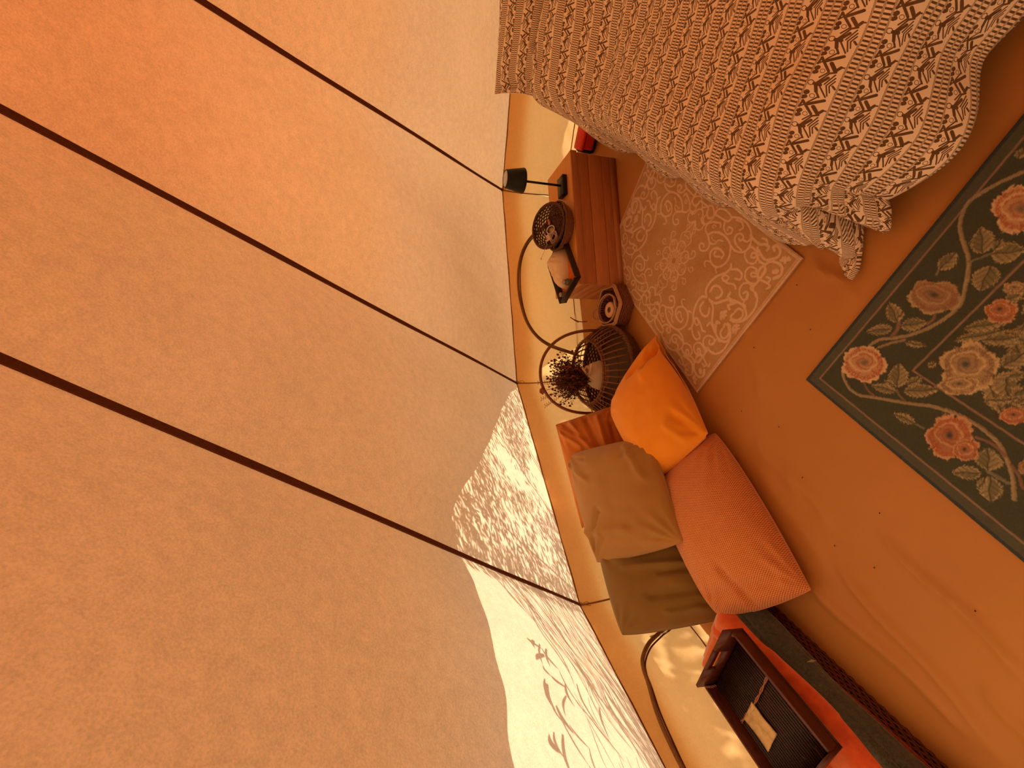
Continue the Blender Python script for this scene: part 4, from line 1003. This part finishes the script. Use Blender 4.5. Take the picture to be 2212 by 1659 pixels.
for rr, z, r in ((R_r, Z_r + .004, .0068), (R_r + .006, Z_r - .007, .005)):
    mb = MB(); mb.tube([(rr * math.cos(a), rr * math.sin(a), z) for a in np.linspace(0, 2 * PI, 61)[:-1]], r, 7, closed=True); mb.build('rim', m_wick_r, bb)
mb = MB()
for i in range(46):
    a = 2 * PI * (i + .5) / 46; c0 = Vector(((R_r + .002) * math.cos(a), (R_r + .002) * math.sin(a), Z_r)); mb.tube([c0 + Vector((.009 * math.cos(a) * math.cos(q), .009 * math.sin(a) * math.cos(q), .013 * math.sin(q))) for q in np.linspace(0, 2 * PI, 9)[:-1]], .0012, 4, closed=True)
mb.build('lashing', m_wick_d, bb, kind='stuff')
mb = MB(); mb.lathe([(.001, .006), (R_b, .006)], n=40, cap=False); mb.build('basket_floor', m_wick_d, bb)
hp = []
for q in np.linspace(0, PI, 30): hp.append((.242 * math.cos(q) * (1 + .05 * math.sin(q)), .02 * math.sin(q) - .01 * math.cos(q), .13 + .375 * math.sin(q) ** .82))
mb = MB(); mb.tube(hp, .0085, 10); mb.build('handle', m_wick_r, bb)
# stone coloured pouch of dried flowers
pc = empty('flower_pouch', (.03, 2.13, .03), label='linen pouch tied with a pale ribbon in the large basket', cat='pouch')
mb = MB(); mb.lathe([(.001, .07), (.045, .075), (.078, .10), (.084, .13), (.070, .165), (.035, .195), (.020, .205), (.022, .215), (.032, .225)], n=40, cap=False)
for i, v in enumerate(mb.v):
    a = math.atan2(v[1], v[0]); f_ = 1 + .045 * math.sin(a * 7 + v[2] * 30) ; mb.v[i] = (v[0] * f_, v[1] * f_, v[2])
mb.build('pouch', m_linen, pc)
m_rib = mat_plain('straw_ribbon', (0.78, 0.52, 0.28, 1), .6)
def ribbon(pts, w, name, parent):
    P = smooth_path(pts, 6); V = []
    for i, p in enumerate(P):
        tv = (P[min(i + 1, len(P) - 1)] - P[max(i - 1, 0)]); tv /= np.linalg.norm(tv); sd_ = np.cross(tv, [.2, -.8, .5]); sd_ /= np.linalg.norm(sd_)
        V += [p - sd_ * w / 2, p + sd_ * w / 2]
    o = mesh_obj(name, V, grid_faces(len(P), 2), m_rib, parent); m_ = o.modifiers.new('thick', 'SOLIDIFY'); m_.thickness = .001; return o
z0 = .208
mb = MB(); mb.tube([(.024 * math.cos(a), .024 * math.sin(a), z0) for a in np.linspace(0, 2 * PI, 17)[:-1]], .0045, 6, closed=True); mb.build('tie', m_rib, pc)
ribbon([(0, -.026, z0), (.03, -.04, z0 + .03), (.05, -.045, z0 + .015), (.03, -.045, z0 - .012), (0, -.028, z0)], .014, 'bow_loop', pc)
ribbon([(0, -.026, z0), (-.02, -.045, z0 - .025), (-.035, -.05, z0 - .05), (-.02, -.05, z0 - .045), (0, -.028, z0)], .014, 'bow_loop', pc)
ribbon([(0, -.026, z0), (.03, -.05, z0 + .0), (.065, -.055, z0 - .008)], .014, 'ribbon_tail', pc)
ribbon([(0, -.026, z0), (.02, -.05, z0 + .03), (.045, -.055, z0 + .052)], .013, 'ribbon_tail', pc)
bq = empty('dried_flowers', (.03, 2.135, .25), label='bushy bunch of dark dried flowers and seed heads standing in the linen pouch', cat='flowers')
m_stem = mat_plain('dry_stem', (0.10, 0.042, 0.02, 1), .9, .3, 60); m_seed = mat_plain('dry_seed', (0.10, 0.030, 0.014, 1), .9, .6, 90); m_seed2 = mat_plain('rust_petals', (0.32, 0.075, 0.025, 1), .9, .3, 90)
ms, mh, mh2 = MB(), MB(), MB()
for i in range(420):
    L_ = .10 + .15 * rng.random() ** 1.0; dx, dy = rng.normal(0, .42), rng.normal(0, .34)
    if i % 3 == 0: dx = rng.uniform(-.75, .35); L_ *= .8
    d = np.array([dx - .10, dy, 1.0]); d /= np.linalg.norm(d); p0 = np.array([rng.normal(0, .006), rng.normal(0, .006), -.04]); p2 = p0 + d * L_; p1 = (p0 + p2) / 2 + rng.normal(0, .008, 3)
    P = smooth_path([p0, p1, p2], 4); ms.tube(P, .0009, 3)
    for q in range(15):
        h = .3 + .7 * q / 15; c0 = p0 + (p2 - p0) * h + rng.normal(0, .0065, 3)
        tgt = mh2 if i % 5 == 0 else mh
        an = rng.random() * 6.28; a1_ = np.array([math.cos(an), math.sin(an), rng.normal(0, .7)]); l_ = rng.uniform(.008, .016); b1_ = np.cross(a1_, [0, 0, 1]) * l_ * .3
        tgt.add([c0, c0 + a1_ * l_ * .5 + b1_, c0 + a1_ * l_, c0 + a1_ * l_ * .5 - b1_], [(0, 1, 2, 3)])
    mh.ball(p2, .004 + .003 * rng.random(), (1, 1, 1.3), n=5, m=3)
ms.build('stems', m_stem, bq, kind='stuff'); mh.build('seed_heads', m_seed, bq, kind='stuff', smooth=False); mh2.build('petals', m_seed2, bq, kind='stuff', smooth=False)
mb = MB()
for i in range(40):
    a = rng.random() * 6.28; e_ = rng.random() * 1.2; c0 = np.array([-.075, .0, .255]); r_ = .018 * rng.random() ** .4
    p = c0 + r_ * np.array([math.cos(a) * math.sin(e_ * 1.3), math.sin(a) * math.sin(e_ * 1.3), math.cos(e_ * 1.3)]); mb.ball(p, .008, (1, .5, .9), n=6, m=4)
mb.tube([(-.02, 0, 0), (-.05, 0, .12), (-.075, 0, .25)], .0013, 4); mb.build('rose_head', m_seed2, bq)
mb = MB()
for (x1, z1) in ((-.16, .25), (-.12, .27), (-.03, .285)):
    P = smooth_path([(-.02, 0, .02), ((x1 - .02) * .6, -.005, z1 * .6), (x1, -.01, z1)], 8); mb.tube(P, .001, 4)
    for q in range(5, len(P)):
        for s_ in (1, -1):
            c0 = P[q]; l_ = .019; dd = np.array([s_ * .7, -.15, .45]); mb.add([c0, c0 + dd * l_ * .5 + np.array([0, -.003, .003]), c0 + dd * l_, c0 + dd * l_ * .5 - np.array([0, -.003, .004])], [(0, 1, 2, 3)])
mb.build('leaf_sprigs', m_seed2, bq, kind='stuff', smooth=False)
# ------------------------------------------------------------------ low trunk with velvet, blanket and wooden tray
QA = np.array([-.361, -.932]); QN = np.array([-.932, .361]); Q0 = np.array([-.845, 1.248])
qrot = math.atan2(QA[1], QA[0])
def tp(t, w, z): p = Q0 + QA * t + QN * w; return (p[0], p[1], z)
cq = Q0 + QA * .45 + QN * .18
trunk = empty('wicker_chest', (cq[0], cq[1], 0), qrot, label='low dark red woven chest along the left wall', cat='chest')
m_trunk = mat_wicker('dark_red_wicker', (0.050, 0.010, 0.005), (0.17, 0.035, 0.012))
TL, TWd, THt = .90, .34, .125
mb = MB(); mb.box((0, 0, THt / 2), (TL - .02, TWd - .02, THt - .01)); mb.build('carcass', m_black, trunk)
for side in (1, -1):
    mb = MB()
    for q in range(12):
        z = .006 + q * .0102; mb.tube([(-TL / 2 + TL * i / 60, side * (TWd / 2 - .004 + .003 * math.cos(PI * (i + q))), z) for i in range(61)], .0048, 5)
    mb.build('woven_side', m_trunk, trunk)
for side in (1, -1):
    mb = MB()
    for q in range(12):
        z = .006 + q * .0102; mb.tube([(side * (TL / 2 - .004 + .003 * math.cos(PI * (i + q))), -TWd / 2 + TWd * i / 22, z) for i in range(23)], .0048, 5)
    mb.build('woven_end', m_trunk, trunk)
mb = MB()
for i in range(7):
    mb.tube(smooth_path([(-.30, TWd / 2 + .004 + .001 * i, .112 - i * .001), (-.05, TWd / 2 + .012, .104 - i * .004), (.20, TWd / 2 + .012, .098 - i * .006), (.45, TWd / 2 + .006, .09 - i * .004)], 8), .0022, 5)
mb.build('loose_canes', mat_wicker('orange_cane', (0.20, 0.035, 0.01), (0.42, 0.09, 0.03)), trunk)

def strip(name, mat, t0, t1, fn, nt=90, nw=40, label=None, cat=None, thick=.01, z_off=0):
    V = []; 
    for i in range(nt):
        for j in range(nw): V.append(fn(t0 + (t1 - t0) * i / (nt - 1), j / (nw - 1)))
    V = np.array(V); c0 = V.mean(0); o = mesh_obj(name, V - c0, grid_faces(nt, nw), mat); o.location = tuple(c0)
    md = o.modifiers.new('thick', 'SOLIDIFY'); md.thickness = thick; md.offset = 0
    return tag(o, label, cat)
t = NT('charcoal_wool'); f = t.noise(t.obj(), 420, 3, .8); f2 = t.noise(t.mapp(t.obj(), (1, 1, 1)), 90, 4, .7)
cc = t.ramp(t.math('ADD', t.math('MULTIPLY', f, .6), t.math('MULTIPLY', f2, .4)), [(.38, (0.018, 0.017, 0.011)), (.66, (0.115, 0.10, 0.058))])
m_wool = t.finish(t.principled(cc, .95, t.bump(f, .6, .003), .1, .5))
def blanket(t_, q):
    s = q * .20; wv = .007 * math.sin(t_ * 11) + .009 * float(fbm(t_ * 6, q * 3, 3)); low = .010 * math.sin(t_ * 8 + 1) + .02 * t_
    if s < .085: w = .095 - s; z = .150 + .012 * float(fbm(t_ * 5, q * 4 + 3, 3))
    else:
        k = (s - .085) / .115; w = .010 - .024 * math.sin(min(1, k * 1.3) * PI / 2) - wv * k; z = .152 - .052 * k ** 1.3 - low * k * .6
    return tp(t_, w, z)
strip('blanket', m_wool, -.04, .95, blanket, 110, 36, 'charcoal wool blanket folded over the front of the low chest', 'blanket', .018)
# second roll of the blanket
V = []
for i in range(90):
    t_ = -.035 + i / 89 * .95; rr = .026 + .006 * float(fbm(t_ * 7, 2)) ; cw, cz = .028 + .010 * math.sin(t_ * 7 + .5), .156 + .004 * math.sin(t_ * 11)
    for k in range(14):
        a = 2 * PI * k / 14; V.append(tp(t_, cw + rr * math.cos(a) * 1.1, cz + rr * .8 * math.sin(a)))
V = np.array(V); c0 = V.mean(0)
F = [(i * 14 + k, i * 14 + (k + 1) % 14, (i + 1) * 14 + (k + 1) % 14, (i + 1) * 14 + k) for i in range(89) for k in range(14)] + [tuple(range(14))[::-1], tuple(89 * 14 + k for k in range(14))]
o = mesh_obj('rolled_scarf', V - c0, F, m_wool); o.location = tuple(c0); tag(o, 'charcoal wool scarf lying rolled along the edge of the orange velvet', 'scarf')
m_btn = mat_plain('pale_pebble', (0.35, 0.30, 0.20, 1), .4)
mb = MB(); 
for i in range(9): mb.tube([tuple(np.array([.004 * i - .016, 0, 0])), tuple(np.array([.004 * i - .02 + .003 * (-1) ** i, .006, .018]))], .0014, 4)
o = mb.build('tassel', m_btn); o.location = tp(.30, -.025, .115); o.rotation_euler = (0, 0, qrot + 1.2); tag(o, 'small pale tassel on the charcoal blanket', 'tassel')

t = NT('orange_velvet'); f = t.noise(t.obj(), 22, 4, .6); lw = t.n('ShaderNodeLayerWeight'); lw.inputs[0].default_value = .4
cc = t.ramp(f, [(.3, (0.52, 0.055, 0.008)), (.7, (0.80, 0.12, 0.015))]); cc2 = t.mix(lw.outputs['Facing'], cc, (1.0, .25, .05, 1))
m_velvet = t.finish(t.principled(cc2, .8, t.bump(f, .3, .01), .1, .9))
def velvet(t_, q):
    w = .018 + q * .322; ed = .05; h = .205
    z = h - .045 * max(0, 1 - q / .16) ** 2 * 1.0 - .05 * max(0, (q - .9) / .1) ** 2
    z += .014 * math.exp(-((q - .34 - .05 * math.sin(t_ * 3)) / .035) ** 2) + .012 * float(fbm(t_ * 4, q * 3, 3)) + .008 * math.sin(t_ * 26 + q * 7) * math.exp(-abs(t_ - .02) / .15)
    w += .008 * math.sin(t_ * 12) * max(0, 1 - q / .3)
    if t_ < .03: z -= (0.03 - t_) * 1.6
    return tp(t_, w, z)
strip('velvet_throw', m_velvet, -.035, .97, velvet, 120, 50, 'bright orange velvet throw spread over the top of the chest', 'throw', .02)
mb = MB(); c0 = tp(.46, .19, .165); mb.box((0, 0, 0), (.93, .27, .055)); o = mb.build('seat_pad', m_velvet, bevel=.02); o.location = c0; o.rotation_euler = (0, 0, qrot); tag(o, 'orange seat pad under the velvet throw on the chest', 'cushion')

# wooden tray
m_tray = mat_wood('dark_red_wood', (0.050, 0.010, 0.006), (0.12, 0.026, 0.012), (6, 30, 30), .35)
m_tray2 = mat_plain('dark_bamboo', (0.030, 0.010, 0.008, 1), .4, .3, 50)
T1 = np.array([-1.150, 1.250]); T2 = np.array([-.876, 1.099]); T3 = np.array([-1.031, .786])
ux = (T2 - T1) / np.linalg.norm(T2 - T1); uy = (T3 - T2); LY = float(np.linalg.norm(uy)) - .005; uy = uy / np.linalg.norm(uy); LX = .312
cen = (T1 + T2) / 2 + uy * LY / 2 + np.array([0, 0]); yaw = math.atan2(uy[1], uy[0])
tray = empty('wooden_tray', (cen[0], cen[1], .242), yaw, label='dark red wooden tray with slotted handles lying on the orange velvet', cat='tray')
sg = 1 if (np.cross(uy, ux) > 0) else -1
HB = .078
for k, y in enumerate(np.linspace(-LX / 2 + .016, LX / 2 - .016, 26)):
    mb = MB(); mb.tube([(-LY / 2 + .012, y, .008), (LY / 2 - .012, y, .008)], .0052, 6); mb.build('base_slat', m_tray2, tray)
mb = MB(); mb.box((0, 0, .002), (LY, LX, .003)); mb.build('tray_floor', m_tray2, tray)
for s_ in (1, -1):
    mb = MB(); mb.box((0, s_ * (LX / 2 - .005), HB * .32), (LY, .010, HB * .64), R=Matrix.Rotation(-s_ * .12, 3, 'X')); mb.build('long_side', m_tray, tray, bevel=.002)
for s_ in (1, -1):
    mb = MB(); x = s_ * (LY / 2 - .002); h0 = HB * .5; h1 = HB * .75; hl = .050
    # end board built round its handle slot
    Rm = Matrix.Rotation(s_ * .16, 3, 'Y')
    for (y0, y1, z0_, z1_) in ((-LX / 2, -hl, 0, HB), (hl, LX / 2, 0, HB), (-hl, hl, 0, h0), (-hl, hl, h1, HB)):
        mb.box((x + s_ * .16 * (z0_ + z1_) / 2, (y0 + y1) / 2, (z0_ + z1_) / 2), (.010, y1 - y0, z1_ - z0_), R=Rm)
    mb.build('end_board', m_tray, tray)
m_cord = mat_plain('braided_cord', (0.30, 0.11, 0.06, 1), .7, .3, 200)
def cord(pts, name='braided_cord'):
    P = smooth_path(pts, 10); mb = MB()
    for s_ in range(2): mb.tube([p + np.array([.0028 * math.cos(i * .9 + s_ * PI), .0028 * math.sin(i * .9 + s_ * PI), 0]) for i, p in enumerate(P)], .0022, 5)
    return mb.build(name, m_cord, tray)
e1 = -LY / 2 + .135
cord([(e1, -LX / 2 + .02, .017), (e1 + .004, 0, .017), (e1 - .004, LX / 2 - .02, .017)])
for yy in (-LX / 2 + .012, LX / 2 - .012): cord([(-LY / 2 + .012, yy, .01), (-LY / 2 + .010, yy, .035), (-LY / 2 + .004, yy * 1.02, .05)], 'corner_cord')
mb = MB()
for i in range(14):
    x, y = rng.uniform(-.1, .16), rng.uniform(-.12, .12); a = rng.uniform(-.6, .6); l_ = rng.uniform(.012, .03)
    mb.tube([(x, y, .0145), (x + l_ * math.cos(a), y + l_ * math.sin(a), .0155)], .0005, 3)
mb.build('dry_grass_bits', m_cord, tray, kind='stuff')
t = NT('aged_paper'); f = t.noise(t.obj(), 26, 5, .7); cc = t.ramp(f, [(.32, (0.42, 0.26, 0.10)), (.6, (0.66, 0.44, 0.20))]); m_paper = t.finish(t.principled(cc, .7, t.bump(f, .3, .002), .2))
V = []
for i in range(14):
    for j in range(10):
        x, y = (i / 13 - .5) * .098, (j / 9 - .5) * .088; V.append((x, y, .004 + .003 * math.sin(x * 40 + y * 30) + .0025 * float(fbm(x * 40, y * 40))))
pp = mesh_obj('paper_packet', V, grid_faces(14, 10), m_paper)
md = pp.modifiers.new('t', 'SOLIDIFY'); md.thickness = .004
tag(pp, 'small creased tan paper packet in the wooden tray', 'packet')
pp.location = (-1.150, 1.038, .259); pp.rotation_euler = (0, 0, math.radians(-112))
ct = MB(); ct.tube([(-.03, -.036, .008), (-.028, -.01, .0105), (-.034, .012, .0105), (-.03, .037, .008)], .001, 4); ct.build('twine', m_stitch, pp)

# ------------------------------------------------------------------ zipped window outlines on the walls
m_zip = mat_plain('zip_tape', (0.22, 0.10, 0.03, 1), .7, .2, 200)
def zipper(k, pts, nm, lab, pull=None):
    a = np.array([*node(k), 0]); b = np.array([*node(k + 1), 0]); d = (b - a) / np.linalg.norm(b - a); nrm = np.array([-d[1], d[0], 0])
    if nrm[:2] @ (np.array(TC) - a[:2]) < 0: nrm = -nrm
    P = smooth_path(pts, 8); mb = MB()
    mb.tube([p + nrm * .016 for p in P], .0085, 8, flat=1.0); o = empty(nm, kind='structure', label=lab); mb.build('zip_tape', m_zip, o)
    mb = MB(); cen_ = np.mean(P, 0)
    Q = []
    for p in P:
        v = cen_ - p; v /= np.linalg.norm(v); Q.append(p + v * .017 + nrm * .010)
    mb.tube(Q, .0035, 6); mb.build('zip_teeth', m_seam, o)
    return o, P, nrm
zipper(0, [(1.165, 2.638, .07), (1.156, 2.638, .129), (1.074, 2.63, .235), (.983, 2.622, .346), (.881, 2.612, .414), (.768, 2.602, .45), (.641, 2.59, .463), (.516, 2.578, .453), (.392, 2.567, .418), (.298, 2.558, .353), (.235, 2.552, .258), (.185, 2.548, .107), (.17, 2.547, .06)],
       'window_1', 'arched zipped window outline in the wall above the cabinet')
o, P, nr = zipper(2, [(-1.10, 1.70, .07), (-1.142, 1.607, .13), (-1.156, 1.575, .229), (-1.169, 1.545, .314), (-1.188, 1.503, .377), (-1.206, 1.465, .403), (-1.228, 1.418, .417), (-1.267, 1.332, .448), (-1.304, 1.252, .463), (-1.36, 1.13, .470), (-1.45, .94, .46), (-1.52, .78, .40), (-1.56, .68, .25), (-1.575, .65, .07)],
       'window_2', 'arched zipped window outline in the left wall beside the tray')
mb = MB(); mb.box((-1.15, 1.565, .27), (.006, .012, .03)); mb.tube([(-1.145, 1.56, .25), (-1.14, 1.555, .22), (-1.138, 1.552, .205)], .002, 5); mb.build('zip_pull', m_disc, o)
# cord loop hanging from the wall hem behind the little basket
mb = MB(); mb.tube(smooth_path([(.40, 2.53, .055), (.41, 2.50, .10), (.425, 2.48, .14), (.415, 2.49, .115), (.40, 2.50, .06), (.40, 2.49, .01)], 6), .0032, 6)
tag(mb.build('hanging_cord', m_seam2), 'thin brown cord hanging from the wall hem behind the cane baskets', 'cord')
